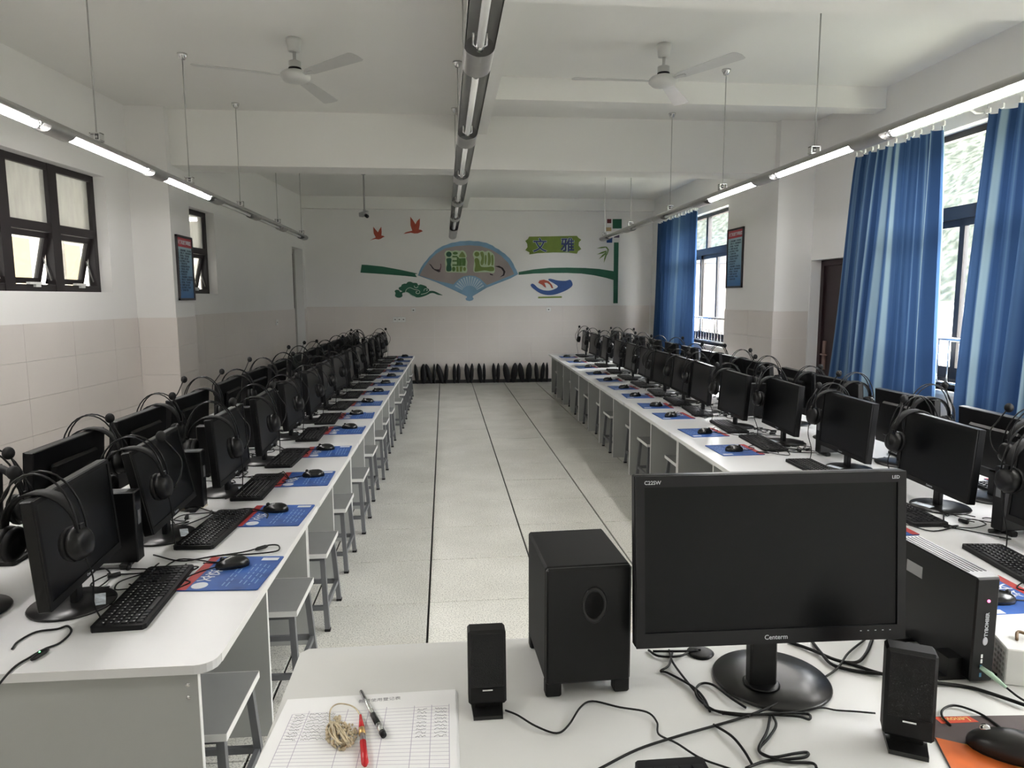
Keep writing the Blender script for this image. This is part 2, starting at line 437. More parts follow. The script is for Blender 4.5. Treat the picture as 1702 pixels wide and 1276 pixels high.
# doors
dr = new('door_1', None); dr['kind'] = 'structure'
mb = MB(); s0, s1, z0, z1 = DR
for (a, b, c, d) in ((s0+.002, s0+.06, 0, z1-.002), (s1-.06, s1-.002, 0, z1-.002), (s0+.002, s1-.002, z1-.06, z1-.002)): cell(mb, RW, a, b, c, d, .11, .19)
build('door_frame', mb, darkdoor, dr)
mb = MB(); cell(mb, RW, s0+.06, s1-.06, .01, z1-.06, .13, .17)
leaf = build('door_leaf', mb, darkdoor, dr)
for zz in ((.2, .75), (.95, 1.75)):
    mb = MB(); cell(mb, RW, s0+.16, s1-.26, zz[0], zz[1], .122, .13); build('panel', mb, darkdoor, leaf)
mb = MB(); cell(mb, RW, s1-.15, s1-.10, .82, 1.12, .115, .13); mb.ring([RW(s1-.125, .98, .12), RW(s1-.125, .98, .085), RW(s1-.24, .98, .085)], .009, 8)
tag(build('door_handle', mb, mat('brown_handle', (.30, .20, .17), .35, metal=.5), leaf), 'brown lever handle on long plate')
dl = new('door_2', None); dl['kind'] = 'structure'
s0, s1, z0, z1 = DL
mb = MB()
for (a, b, c, d) in ((s0+.002, s0+.05, 0, z1-.002), (s1-.05, s1-.002, 0, z1-.002), (s0+.002, s1-.002, z1-.05, z1-.002)): cell(mb, LW, a, b, c, d, .14, .195)
build('door_frame', mb, mat('pale_door_frame', (.45, .43, .40), .5), dl)
mb = MB(); cell(mb, LW, s0+.05, s1-.05, .01, z1-.05, .15, .185)
build('door_leaf', mb, mat('grey_door_leaf', (.32, .30, .285), .5), dl)
mb = MB(); cell(mb, LW, s0-.004, s0+.012, 1.42, z1-.12, -.004, .12)
build('edge_seal', mb, darkalu, dl)

# ------------------------------------------------------------------ outside (right: valley with hill and white houses; left: corridor and cream block)
hillm = bpy.data.materials.new('wooded_hillside'); hillm.use_nodes = True; nt = hillm.node_tree; b = nt.nodes['Principled BSDF']; b.inputs['Roughness'].default_value = 1; b.inputs['Specular IOR Level'].default_value = 0
geo = nt.nodes.new('ShaderNodeNewGeometry'); n1 = nt.nodes.new('ShaderNodeTexNoise'); n1.inputs['Scale'].default_value = .6; n1.inputs['Detail'].default_value = 8
nt.links.new(geo.outputs['Position'], n1.inputs['Vector']); r = nt.nodes.new('ShaderNodeValToRGB'); e = r.color_ramp.elements
e[0].position = .38; e[0].color = (.012, .0145, .011, 1); e[1].position = .62; e[1].color = (.034, .0365, .031, 1)
nt.links.new(n1.outputs['Fac'], r.inputs['Fac']); nt.links.new(r.outputs['Color'], b.inputs['Base Color'])
ground = struct('ground_outside', MB().box(4.6, 400, -300, 400, -4.3, -4.0), mat('pale_green_yard', (.22, .22, .175), .9, var=.1, scale=.2))
mb = MB(); NX, NY = 70, 130
import mathutils.noise as mn
vs = []; fs = []
for i in range(NX+1):
    for j in range(NY+1):
        x = 70+i*3.2; y = -120+j*4.2
        h = -4+min(1, (i/NX)*1.15)**.8*110 + 10*mn.noise(Vector((x*.02, y*.02, 0)))*min(1, i/12) + 3.2*mn.noise(Vector((x*.11, y*.11, 3)))*min(1, i/4)+1.5*mn.noise(Vector((x*.4, y*.4, 7)))*min(1, i/3)
        vs.append((x, y, h-.4 if i == 0 else h))
for i in range(NX):
    for j in range(NY):
        a = i*(NY+1)+j; fs.append((a, a+NY+1, a+NY+2, a+1))
mb.add(vs, fs, True); hill = struct('hill', mb, hillm)
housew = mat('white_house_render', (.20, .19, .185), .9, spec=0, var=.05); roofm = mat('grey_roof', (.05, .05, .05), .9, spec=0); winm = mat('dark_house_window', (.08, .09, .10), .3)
hs = [(52, 20, 9, 6.5, 'with a flat grey roof nearest the yard'), (60, 32, 8, 5, 'low, in the middle of the terrace'), (58, 43, 10, 8, 'tallest, behind the low one'),
      (66, 56, 9, 6, 'further along the valley'), (60, 74, 11, 7.5, 'wide, at the foot of the hill'), (64, 92, 10, 6, 'farthest along the valley'), (60, 6, 9, 7, 'seen beside the dark mullion')]
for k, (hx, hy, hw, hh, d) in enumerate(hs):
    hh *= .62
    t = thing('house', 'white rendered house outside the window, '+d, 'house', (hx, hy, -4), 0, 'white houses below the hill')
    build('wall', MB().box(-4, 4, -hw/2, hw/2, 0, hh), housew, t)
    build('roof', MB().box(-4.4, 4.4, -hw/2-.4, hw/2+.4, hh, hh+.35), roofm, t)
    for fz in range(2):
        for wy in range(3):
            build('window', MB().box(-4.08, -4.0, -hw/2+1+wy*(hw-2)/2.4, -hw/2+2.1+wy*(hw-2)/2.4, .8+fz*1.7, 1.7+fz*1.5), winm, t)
tb = thing('school_wing', 'pale pink school wing seen through the far window', 'building', (9.5, 20.5, -4))
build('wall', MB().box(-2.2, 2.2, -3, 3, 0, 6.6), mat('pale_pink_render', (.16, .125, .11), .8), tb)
build('roof', MB().box(-2.5, 2.5, -3.3, 3.3, 6.6, 6.9), roofm, tb)
for k in range(3): build('window', MB().box(-2.26, -2.2, -2.4+1.7*k, -1.3+1.7*k, 3.6, 5.2), winm, tb)
# left corridor
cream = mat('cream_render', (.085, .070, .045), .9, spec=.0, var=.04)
cor = struct('corridor_floor_outside', MB().box(-6.2, -2.65, -4, 13, -.3, -.22), mat('corridor_concrete', (.4, .39, .36), .8))
mb = MB().box(-6.2, -6.0, -4, 13, -.3, 1.6).box(-6.2, -6.0, -4, 13, 2.5, 3.4)
for k in range(12): mb.box(-6.2, -6.0, -4+1.5*k, -3.4+1.5*k, 1.6, 2.5)
mb.box(-6.2, -3.4, -4.2, -4, -.3, 3.3).box(-6.2, -2.9, 13, 13.2, -.3, 3.3)
struct('corridor_wall_outside', mb, mat('corridor_cream', (.50, .48, .45), .8))
struct('corridor_ceiling_outside', MB().box(-6.4, -2.65, -4.2, 13.2, 3.4, 3.5), mat('corridor_soffit', (.5, .5, .47), .8))
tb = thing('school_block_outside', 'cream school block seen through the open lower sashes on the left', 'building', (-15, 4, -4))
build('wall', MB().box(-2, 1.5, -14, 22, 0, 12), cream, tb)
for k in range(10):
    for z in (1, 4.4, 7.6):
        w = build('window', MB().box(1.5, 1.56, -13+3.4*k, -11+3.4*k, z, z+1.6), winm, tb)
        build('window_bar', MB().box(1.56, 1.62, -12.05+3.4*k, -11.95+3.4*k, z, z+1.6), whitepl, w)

# ------------------------------------------------------------------ curtains
def curtain_mat(nm, sc):
    m = bpy.data.materials.new(nm); m.use_nodes = True; nt = m.node_tree; nt.nodes.clear()
    out = nt.nodes.new('ShaderNodeOutputMaterial'); uv = nt.nodes.new('ShaderNodeTexCoord'); sp = nt.nodes.new('ShaderNodeSeparateXYZ')
    nt.links.new(uv.outputs['UV'], sp.inputs[0])
    n = nt.nodes.new('ShaderNodeTexNoise'); n.noise_dimensions = '1D'; n.inputs['Scale'].default_value = sc; n.inputs['Detail'].default_value = 1
    nt.links.new(sp.outputs['X'], n.inputs['W'])
    r = nt.nodes.new('ShaderNodeValToRGB'); e = r.color_ramp.elements
    e[0].position = .46; e[0].color = (.03, .064, .145, 1); e[1].position = .70; e[1].color = (.26, .36, .42, 1)
    x = r.color_ramp.elements.new(.57); x.color = (.06, .115, .22, 1)
    nt.links.new(n.outputs['Fac'], r.inputs['Fac'])
    df = nt.nodes.new('ShaderNodeBsdfDiffuse'); tl = nt.nodes.new('ShaderNodeBsdfTranslucent'); mx = nt.nodes.new('ShaderNodeMixShader'); mx.inputs[0].default_value = .13
    nt.links.new(r.outputs['Color'], df.inputs[0]); nt.links.new(r.outputs['Color'], tl.inputs[0])
    nt.links.new(df.outputs[0], mx.inputs[1]); nt.links.new(tl.outputs[0], mx.inputs[2]); nt.links.new(mx.outputs[0], out.inputs[0])
    return m
curtm = curtain_mat('blue_striped_curtain', 13)
curtp = curtain_mat('plain_blue_curtain', 1.1)
def curtain(name, label, st, sb, zt, zb, seed, group, folds):
    # st, sb: (start, end) along the wall at the top and the bottom
    rr = random.Random(seed); NC, NR = folds*14, 16
    ph = [rr.uniform(0, 6.28) for _ in range(6)]
    vs = []; uvs = []
    fw = [rr.uniform(.7, 1.3) for _ in range(folds)]; tot = sum(fw); acc = [0]
    for f_ in fw: acc.append(acc[-1]+f_/tot)
    for j in range(NR+1):
        v = j/NR; z = zt+(zb-zt)*v
        a = st[0]+(sb[0]-st[0])*v**.8; b_ = st[1]+(sb[1]-st[1])*v**.8
        for i in range(NC+1):
            u = i/NC; k = min(folds-1, next(q for q in range(folds) if u <= acc[q+1]+1e-9)); loc = (u-acc[k])/(acc[k+1]-acc[k])
            amp = (.022+.035*v)*(.6+.6*fw[k]/1.3)
            o = -.15+amp*math.sin(2*PI*loc)*(1+.3*math.sin(ph[0]+3*v+u*9))+.012*math.sin(ph[1]+u*40+v*2)
            s = a+(b_-a)*u+.012*math.sin(ph[2]+5*v+k)*v
            vs.append(RW(s, z-(.02*abs(math.sin(PI*loc)) if j == 0 else 0), o)); uvs.append((u*folds/5+seed, v))
    fs = []
    for j in range(NR):
        for i in range(NC):
            q = j*(NC+1)+i; fs.append((q, q+1, q+NC+2, q+NC+1))
    mb = MB().add(vs, fs, True); me = mb.mesh(name, curtp if seed == 3 else curtm, fix=False)
    ul = me.uv_layers.new(name='UVMap')
    for lp in me.loops: ul.data[lp.index].uv = uvs[lp.vertex_index]
    t = new(name, None); tag(t, label, 'curtain', group)
    new('fabric', me, t)
    hk = MB()
    for i in range(folds+1):
        s = st[0]+(st[1]-st[0])*acc[min(i, folds)]
        hk.cyl(RW(s, zt-.03, -.15), RW(s, zt+.045, -.15), .004, 6)
        hk.box(-.006, .006, -.018, .018, -.02, .01, M=Matrix.Translation(RW(s, zt+.02, -.15)))
    tag(build('hooks', hk, whitepl, t), 'white curtain hooks')
    return t
curtain('curtain', 'blue striped curtain between the dark door and the open gap of the near window', (1.50, 2.62), (1.42, 2.86), 2.83, .62, 1, 'blue curtains', 10)
curtain('curtain', 'blue striped curtain at the right picture edge, cut by the frame', (-.35, 1.06), (-.4, 1.17), 2.81, .60, 2, 'blue curtains', 12)
curtain('curtain', 'plain deep blue curtain at the far window near the mural wall', (6.70, 8.60), (6.72, 8.66), 2.87, .66, 3, 'blue curtains', 13)
def rod(label, s0, s1, z, brs):
    t = thing('curtain_rod', label, 'curtain rod', (0, 0, 0), 0, 'curtain rods')
    build('rod', MB().cyl(RW(s0, z, -.15), RW(s1, z, -.15), .013, 10), whitepl, t)
    for s in brs:
        mb = MB().ring([RW(s, z, -.15), RW(s+.02, z-.02, -.08), RW(s+.03, z-.015, -.001)], .008, 6)
        mb.box(-.004, .004, -.02, .02, -.04, .04, M=Matrix.Translation(RW(s+.03, z, -.006)))
        build('bracket', mb, whitepl, t)
rod('white curtain rod above the near window on the right', -.5, 2.72, 2.885, (-.2, 1.25, 2.6))
rod('white curtain rod above the far window on the right', 5.3, 8.75, 2.93, (5.5, 7.0, 8.5))

# ------------------------------------------------------------------ suspended light lines
ZL = 2.41
def light_line(X, s_end, lit, label, zs=0, st=.37, O=1.0):
    t = thing('linear_lamp', label, 'lamp', (X, 0, ZL), 0, 'suspended linear lamps')
    P = 1.22
    y0, y1 = -4.5, s_end
    opens = []
    k = -4
    while True:
        a = st+P*k; b_ = a+O
        if b_ > y1-.05: break
        if a > y0+.05: opens.append((a, b_))
        k += 1
    rx, rz = .052, .036
    def prof(full):
        rng = range(0, 25) if full else range(-1, 14)
        return [(rx*math.cos(2*PI*q/24), rz*math.sin(2*PI*q/24)) for q in rng]
    closed = []; c = y0
    for a, b_ in opens: closed.append((c, a)); c = b_
    closed.append((c, y1))
    hb = MB()
    def sweep(pr, a, b_, sc=1.):
        n = len(pr); hb.add([(x*sc, y, z*sc) for y in (a, b_) for x, z in pr], [(i, i+1, n+i+1, n+i) for i in range(n-1)], True)
    for a, b_ in closed:
        sweep(prof(True), a, b_)
    hb.add([(x, y1, z) for x, z in prof(True)[:-1]], [tuple(range(24))]); hb.add([(x, y0, z) for x, z in prof(True)[:-1]], [tuple(range(24))])
    hb.sphere((0, y1, 0), .036, 12, (1.4, .8, 1))
    for a, b_ in opens: sweep(prof(False), a, b_)
    build('housing', hb, alu, t)
    for i, (a, b_) in enumerate(opens):
        rb = MB(); pr = [(rx*.93*math.cos(2*PI*q/24), rz*.9*math.sin(2*PI*q/24)) for q in range(-1, 14)]
        n = len(pr); rb.add([(x, y, z) for y in (a+.001, b_-.001) for x, z in pr], [(q, q+1, n+q+1, n+q) for q in range(n-1)], True)
        rf = build('reflector', rb, reflm, t)
        on = lit[0] <= i < lit[1]
        tb_ = MB().cyl((0, a+.05, -.012), (0, b_-.05, -.012), .017 if on else .013, 12)
        o = build('tube', tb_, tube_on if on else tube_off, t)
        if on: tag(o, 'lit lamp tube')
        for y, q in ((a+.03, 1), (b_-.03, -1)):
            cp = MB().ring([(-.022, y+.03*q, .02), (-.022, y, -.006), (0, y-.012*q, -.016), (.022, y, -.006), (.022, y+.03*q, .02)], .005, 6)
            cp.cyl((0, y-.02*q, -.012), (0, y+.022*q, -.012), .014, 10)
            build('lamp_holder', cp, chrome, rf)
    for y in (-4.2, -2.7, -1.2, .70, 2.12, 3.45, 4.95, 6.32):
        if y > y1: continue
        b2 = MB().box(-.03, .03, y-.02, y+.02, .034, .042).box(-.03, -.024, y-.02, y+.02, .04, .08).box(.024, .03, y-.02, y+.02, .04, .08).box(-.03, .03, y-.02, y+.02, .076, .082).cyl((0, y, .05), (0, y, .075), .01, 8)
        br_ = build('bracket', b2, chrome, t)
        build('hanger', MB().cyl((0, y, .08), (0, y, zs+ZC-ZL-.002 if not (-.7 < y < -.3) else .4), .0042, 8), mat('pale_steel_rod', (.45, .45, .43), .4, metal=.3), t)
        build('ceiling_cup', MB().lathe([(.006, -.045), (.02, -.04), (.034, -.012), (.036, 0)], 16, M=Matrix.Translation((0, y, ZC-ZL-.0005+zs))), chrome, br_)
    return t
light_line(-1.80, 6.50, (0, 5), 'long suspended lamp line over the left desks, its near tubes lit')
light_line(2.37, 6.44, (0, 5), 'long suspended lamp line over the right desks, its near tubes lit', st=.25, O=.95)
light_line(.232, 6.2, (0, 0), 'long suspended lamp line along the middle of the room, all tubes off')

# ------------------------------------------------------------------ ceiling fans
def fan(x, y, angs, label, L=.66):
    t = thing('ceiling_fan', label, 'ceiling fan', (x, y, ZC), 0, 'ceiling fans')
    build('canopy', MB().lathe([(.05, -.001), (.05, -.02), (.042, -.085), (.02, -.09)], 20), fanm, t)
    build('rod', MB().cyl((0, 0, -.085), (0, 0, -.19), .011, 10), fanm, t)
    build('motor', MB().lathe([(.03, -.15), (.042, -.155), (.042, -.21), (.085, -.225), (.105, -.245), (.105, -.262), (.08, -.285), (.03, -.295), (.001, -.296)], 28), fanm, t)
    build('motor_ring', MB().lathe([(.043, -.196), (.045, -.2), (.045, -.212), (.043, -.216)], 24), black, t)
    for a in angs:
        R = Matrix.Rotation(math.radians(a), 4, 'Z')
        bl_ = MB(); T = R @ Matrix.Translation((0, 0, -.252)) @ Matrix.Rotation(math.radians(-9), 4, 'X')
        bl_.prism([(.10, -.012), (.17, -.045), (L-.02, -.062), (L, -.05), (L+.01, 0), (L, .05), (L-.02, .058), (.17, .04), (.10, .012)], -.0015, .0015, M=T)
        b_ = build('blade', bl_, fanm, t)
        build('blade_arm', MB().box(.08, .2, -.012, .012, -.006, -.0015, M=T), fanm, b_)
    return t
fan(-.915, 1.74, (197, 317, 77), 'white three-bladed ceiling fan on the left, beside the left lamp hangers')
fan(1.70, 1.62, (180, 300, 60), 'white three-bladed ceiling fan on the right, one blade glinting')

# ------------------------------------------------------------------ CCTV camera
t = thing('security_camera', 'small security camera hanging from the ceiling above the two painted birds', 'camera', (-1.03, 7.0, 0))
build('pole', MB().cyl((0, 0, ZC-.001), (0, 0, 2.86), .012, 8).lathe([(.03, ZC-.03), (.035, ZC-.001)], 12), alu, t)
build('housing', MB().box(-.035, .035, -.11, .05, -.03, .03, M=Matrix.Translation((.01, -.02, 2.80)) @ Matrix.Rotation(.35, 4, 'X') @ Matrix.Rotation(-.5, 4, 'Z'), ch=.006), mat('grey_camera_case', (.35, .35, .35), .4), t)
build('lens', MB().cyl((.03, -.09, 2.765), (.055, -.14, 2.745), .026, 14), black, t)
build('joint', MB().sphere((0, 0, 2.85), .02, 10), alu, t)

# ------------------------------------------------------------------ mural cut-outs on the back wall (thin boards fixed to the wall)
def mp(x, y): p = px(x, y, Y=YB); return (p.x, p.z)
MUR = Matrix(((1, 0, 0, 0), (0, 0, -1, YB), (0, 1, 0, 0), (0, 0, 0, 1)))   # (x, z, depth) -> world, depth towards the room
def board(name, poly, m, parent=None, d0=0.0, d1=.006):
    d0 = max(d0, .0005)
    pts = [mp(*p) for p in poly]
    mb = MB(); mb.prism(pts, d0, d1, M=MUR)
    return build(name, mb, m, parent)
green = mat('dark_green_board', (.012, .115, .062), .6, var=.12, scale=4)
olive = mat('olive_green_board', (.17, .25, .03), .6, var=.08)
lblue = mat('light_blue_fan_board', (.21, .37, .54), .6, var=.18, scale=3)
lblue2 = mat('pale_blue_slat', (.50, .63, .72), .6, var=.05)
fanface = mat('grey_lilac_fan_face', (.36, .31, .30), .7, var=.12, scale=2)
redb = mat('brick_red_board', (.42, .07, .035), .6, var=.12)
blueb = mat('royal_blue_board', (.02, .075, .26), .6, var=.1)
navy = mat('navy_lettering', (.02, .035, .17), .6)
pale = mat('pale_outline', (.62, .70, .62), .6)
def crop_pts(ox, oy, sc, pts): return [(ox+x/sc, oy+y/sc) for x, y in pts]
c7 = lambda pts: crop_pts(580, 340, 7.506, pts)
def bird(pts, label):
    o = board('bird_cutout', c7(pts), redb); tag(o, label, 'wall decoration', 'red birds on the mural wall'); return o
def smooth(pts, k=4): return [(p.x, p.y) for p in spline([(x, y, 0) for x, y in pts], k, True)]
bird([(262, 448), (300, 425), (335, 410), (310, 360), (303, 275), (335, 315), (362, 345), (380, 310), (403, 275), (408, 340), (405, 385), (425, 388), (447, 400), (425, 408), (400, 425), (370, 434), (330, 428), (290, 438)],
     'smaller red bird cut-out on the mural wall, below the security camera')
bird([(680, 365), (710, 345), (790, 325), (768, 260), (765, 150), (800, 195), (830, 245), (850, 205), (885, 172), (884, 250), (872, 310), (900, 315), (922, 332), (890, 345), (860, 358), (820, 360), (770, 350), (700, 362)],
     'larger red bird cut-out on the mural wall, wings raised')
# green band left and right
o = board('green_band', c7([(160, 748), (230, 752), (420, 772), (640, 812), (855, 860), (825, 868), (848, 905), (660, 885), (420, 866), (143, 848)]), green)
tag(o, 'dark green tapering band left of the painted fan', 'wall decoration')
c8 = lambda pts: crop_pts(860, 340, 7.505, pts)
t = thing('green_band', 'dark green arched band and upright right of the painted fan', 'wall decoration')
arch_t = [(15, 840), (200, 808), (400, 788), (620, 785), (850, 790), (1020, 802), (1200, 830)]
arch_b = [(1200, 940), (1100, 912), (950, 880), (800, 860), (620, 852), (400, 853), (200, 860), (15, 876)]
board('band', c8(arch_t+arch_b), green, t)
board('upright', c8([(1203, 472), (1260, 472), (1250, 1230), (1195, 1230)]), green, t, 0, .012)
def square(a, b_, m, label):
    o = board('square_panel', c8([(a[0], a[1]), (b_[0], a[1]), (b_[0], b_[1]), (a[0], b_[1])]), m, None, 0, .008)
    tag(o, label, 'wall decoration', 'coloured squares at the end of the mural')
square((1187, 180), (1300, 298), green, 'largest, dark green square high on the mural wall')
square((1205, 335), (1270, 412), mat('mauve_board', (.16, .12, .19), .6), 'mauve square below the dark green square on the mural wall')
square((1112, 402), (1182, 475), blueb, 'blue square under the end of the right lamp line')
square((1118, 180), (1170, 232), mat('dark_red_board', (.16, .02, .03), .6), 'dark red square left of the dark green square')
square((1108, 285), (1170, 330), mat('tan_board', (.45, .33, .16), .6), 'tan square behind the tip of the right lamp line')
# bamboo sprig
t = thing('bamboo_cutout', 'green bamboo sprig cut-out beside the mural upright', 'wall decoration')
bam = mat('bamboo_green', (.16, .26, .07), .6)
board('stem', c8([(1085, 522), (1115, 525), (1140, 560), (1130, 600), (1118, 628), (1108, 622), (1120, 590), (1122, 560), (1105, 540)]), bam, t, 0, .006)
for lf in ([(990, 545), (1040, 528), (1095, 522), (1100, 535), (1050, 545)], [(990, 622), (1050, 590), (1110, 572), (1112, 588), (1060, 610)],
           [(1015, 680), (1060, 625), (1112, 585), (1112, 605), (1070, 645)], [(1078, 725), (1082, 670), (1100, 610), (1118, 615), (1100, 670)]):
    board('leaf', c8(lf), bam, t, 0, .007)
# 文雅 sign
t = thing('name_board', 'olive green plaque lettered 文雅 on the mural wall', 'sign')
board('plaque', c8([(145, 400), (300, 398), (740, 390), (760, 415), (795, 438), (765, 470), (762, 510), (795, 555), (755, 580), (742, 612), (640, 598), (450, 596), (250, 605), (148, 622), (150, 595), (98, 568), (125, 530), (122, 490), (98, 452), (130, 430)]), olive, t, 0, .012)
def glyph(ch, c, w, m, off, d, parent, name='character', sx=1.):
    me = text_mesh(ch, 1.0, m, off, .004, name=name)
    xs = [v.co.x for v in me.vertices]; ys = [v.co.y for v in me.vertices]
    cx, cy = (max(xs)+min(xs))/2, (max(ys)+min(ys))/2
    p = mp(*c)
    o = new(name, me, parent); k = w
    o.matrix_local = Matrix.Translation((p[0], YB-d, p[1])) @ Matrix.Rotation(PI/2, 4, 'X') @ Matrix.Diagonal((k*sx, k, 1, 1)) @ Matrix.Translation((-cx, -cy, 0))
    return o
for ch, c in (('文', (280, 505)), ('雅', (622, 500))):
    q = c8([c])[0]
    glyph(ch, q, .265, pale, .035, .016, t, 'letter_backing')
    glyph(ch, q, .265, navy, .012, .022, t, 'letter')
# fan
cf = lambda pts: crop_pts(690, 390, 9.456, pts)
t = thing('fan_cutout', 'large light blue folding-fan cut-out lettered 谦逊 at the centre of the mural', 'wall decoration')
outer = [(45, 640), (90, 520), (180, 400), (270, 300), (370, 215), (500, 155), (640, 118), (780, 100), (920, 102), (1060, 118), (1180, 155), (1260, 205), (1370, 275), (1450, 340), (1520, 420), (1565, 510), (1620, 620)]
sc_o = []
for i, (a, b_) in enumerate(zip(outer, outer[1:])):
    sc_o += [a, ((a[0]+b_[0])/2+(5 if i < 8 else -5)*0, (a[1]+b_[1])/2-9)]
sc_o.append(outer[-1])
board('fan_leaf', cf(sc_o+[(1500, 685), (1130, 830), (905, 965), (905, 985), (920, 1005), (900, 1030), (850, 1042), (805, 1030), (790, 1005), (815, 985), (815, 970), (540, 840), (330, 745)]), lblue, t, 0, .008)
inn = [(70, 640), (110, 560), (215, 410), (330, 300), (470, 215), (640, 180), (850, 165), (1030, 180), (1200, 235), (1350, 330), (1460, 440), (1530, 560), (1555, 620), (1130, 790), (1020, 690), (940, 650), (850, 640), (760, 655), (680, 700), (600, 780), (330, 720)]
board('fan_face', cf(inn), fanface, t, .008, .011)
cx0, cy0 = 855, 930
for i in range(13):
    a = math.radians(180-31-i*(118/12)); r0, r1, hw0, hw1 = 130, 275, 6, 14
    d = (math.cos(a), -math.sin(a)); n_ = (-d[1], d[0])
    e1 = r1*(1-.06*abs(i-6)/6)
    board('fan_stick', cf([(cx0+d[0]*r0+n_[0]*hw0, cy0+d[1]*r0+n_[1]*hw0), (cx0+d[0]*e1+n_[0]*hw1, cy0+d[1]*e1+n_[1]*hw1), (cx0+d[0]*e1-n_[0]*hw1, cy0+d[1]*e1-n_[1]*hw1), (cx0+d[0]*r0-n_[0]*hw0, cy0+d[1]*r0-n_[1]*hw0)]), lblue2, t, .008, .012)
pgreen = mat('pale_green_outline', (.50, .62, .42), .6)
def blob(cx, cy, rx, ry, n=16): return [(cx+rx*math.cos(2*PI*q/n), cy+ry*math.sin(2*PI*q/n)) for q in range(n)]
board('letter_backing', cf(smooth([(462, 300), (490, 252), (540, 250), (580, 258), (640, 245), (700, 255), (740, 245), (785, 270), (812, 335), (800, 370), (822, 430), (812, 500), (820, 560), (800, 600), (740, 598), (600, 592), (520, 592), (480, 570), (478, 500), (470, 430), (478, 360)], 3)), pgreen, t, .011, .018)
board('letter_backing', cf(smooth([(905, 310), (930, 258), (975, 250), (1020, 258), (1060, 248), (1100, 270), (1150, 250), (1200, 275), (1240, 320), (1250, 400), (1245, 480), (1252, 560), (1230, 605), (1140, 590), (1000, 592), (930, 590), (912, 540), (925, 450), (925, 370)], 3)), pgreen, t, .011, .018)
c1, c2, c3, c4 = mat('letter_deep_green', (.012, .09, .045), .6), mat('letter_mid_green', (.07, .17, .035), .6), mat('letter_light_olive', (.20, .28, .08), .6), mat('letter_olive', (.17, .25, .055), .6)
def stroke(poly, m): board('letter_stroke', cf(poly), m, t, .018, .022)
stroke(blob(530, 308, 44, 42), c1)
stroke(smooth([(490, 385), (525, 368), (568, 375), (570, 420), (560, 470), (572, 520), (568, 565), (525, 578), (492, 565), (490, 510), (502, 460)], 3), c1)
stroke(blob(630, 292, 40, 22), c2)
stroke(smooth([(690, 330), (715, 290), (740, 268), (770, 300), (790, 350), (740, 356), (695, 350)], 3), c3)
for yy in (345, 412, 478): stroke([(586, yy-12), (660, yy-12), (660, yy+12), (586, yy+12)], c2)
stroke([(655, 335), (700, 375), (740, 368), (790, 370), (795, 425), (788, 490), (655, 492)], c2)
for xx in (685, 735): stroke([(xx-2, 372), (xx+2, 372), (xx+2, 490), (xx-2, 490)], pgreen)
stroke(blob(606, 540, 27, 38), c2); stroke(blob(776, 540, 22, 32), c4)
stroke([(645, 500), (680, 500), (685, 580), (648, 580)], c4); stroke([(698, 500), (745, 500), (735, 580), (700, 580)], c4)
stroke(blob(970, 306, 40, 38), c4)
stroke(smooth([(932, 400), (950, 370), (985, 372), (1008, 410), (1018, 470), (1045, 505), (1120, 510), (1200, 500), (1238, 520), (1235, 565), (1180, 575), (1100, 562), (1010, 572), (950, 582), (932, 560), (945, 480)], 3), c4)
stroke(smooth([(1022, 280), (1060, 270), (1080, 310), (1082, 380), (1075, 455), (1045, 480), (1025, 440), (1045, 370), (1030, 320)], 3), c3)
stroke(smooth([(1095, 330), (1118, 325), (1122, 400), (1108, 472), (1092, 440)], 3), c3)
stroke(smooth([(1140, 300), (1160, 278), (1185, 340), (1188, 430), (1165, 480), (1140, 470), (1145, 380)], 3), c3)
stroke(smooth([(1195, 330), (1222, 320), (1232, 400), (1225, 475), (1200, 478), (1198, 400)], 3), c3)
ink = mat('painted_black_branch', (.02, .012, .015), .7)
br_pts = [(215, 455), (245, 490), (270, 530), (310, 560), (370, 590), (400, 580), (380, 545), (340, 545), (300, 535), (275, 505), (250, 470)]
board('plum_branch', cf(br_pts), ink, t, .011, .014)
board('plum_branch', cf([(370, 580), (385, 540), (400, 500), (395, 455), (410, 460), (412, 505), (400, 560)]), mat('plum_wine', (.14, .05, .08), .7), t, .011, .014)
ringp = [(1250, 495), (1320, 488), (1380, 520), (1418, 580), (1400, 640), (1330, 668), (1380, 625), (1385, 580), (1350, 530), (1300, 512)]
board('ink_ring', cf(ringp), ink, t, .011, .014)
board('ink_ring', cf([(1170, 610), (1220, 625), (1225, 640), (1180, 632)]), ink, t, .011, .014)
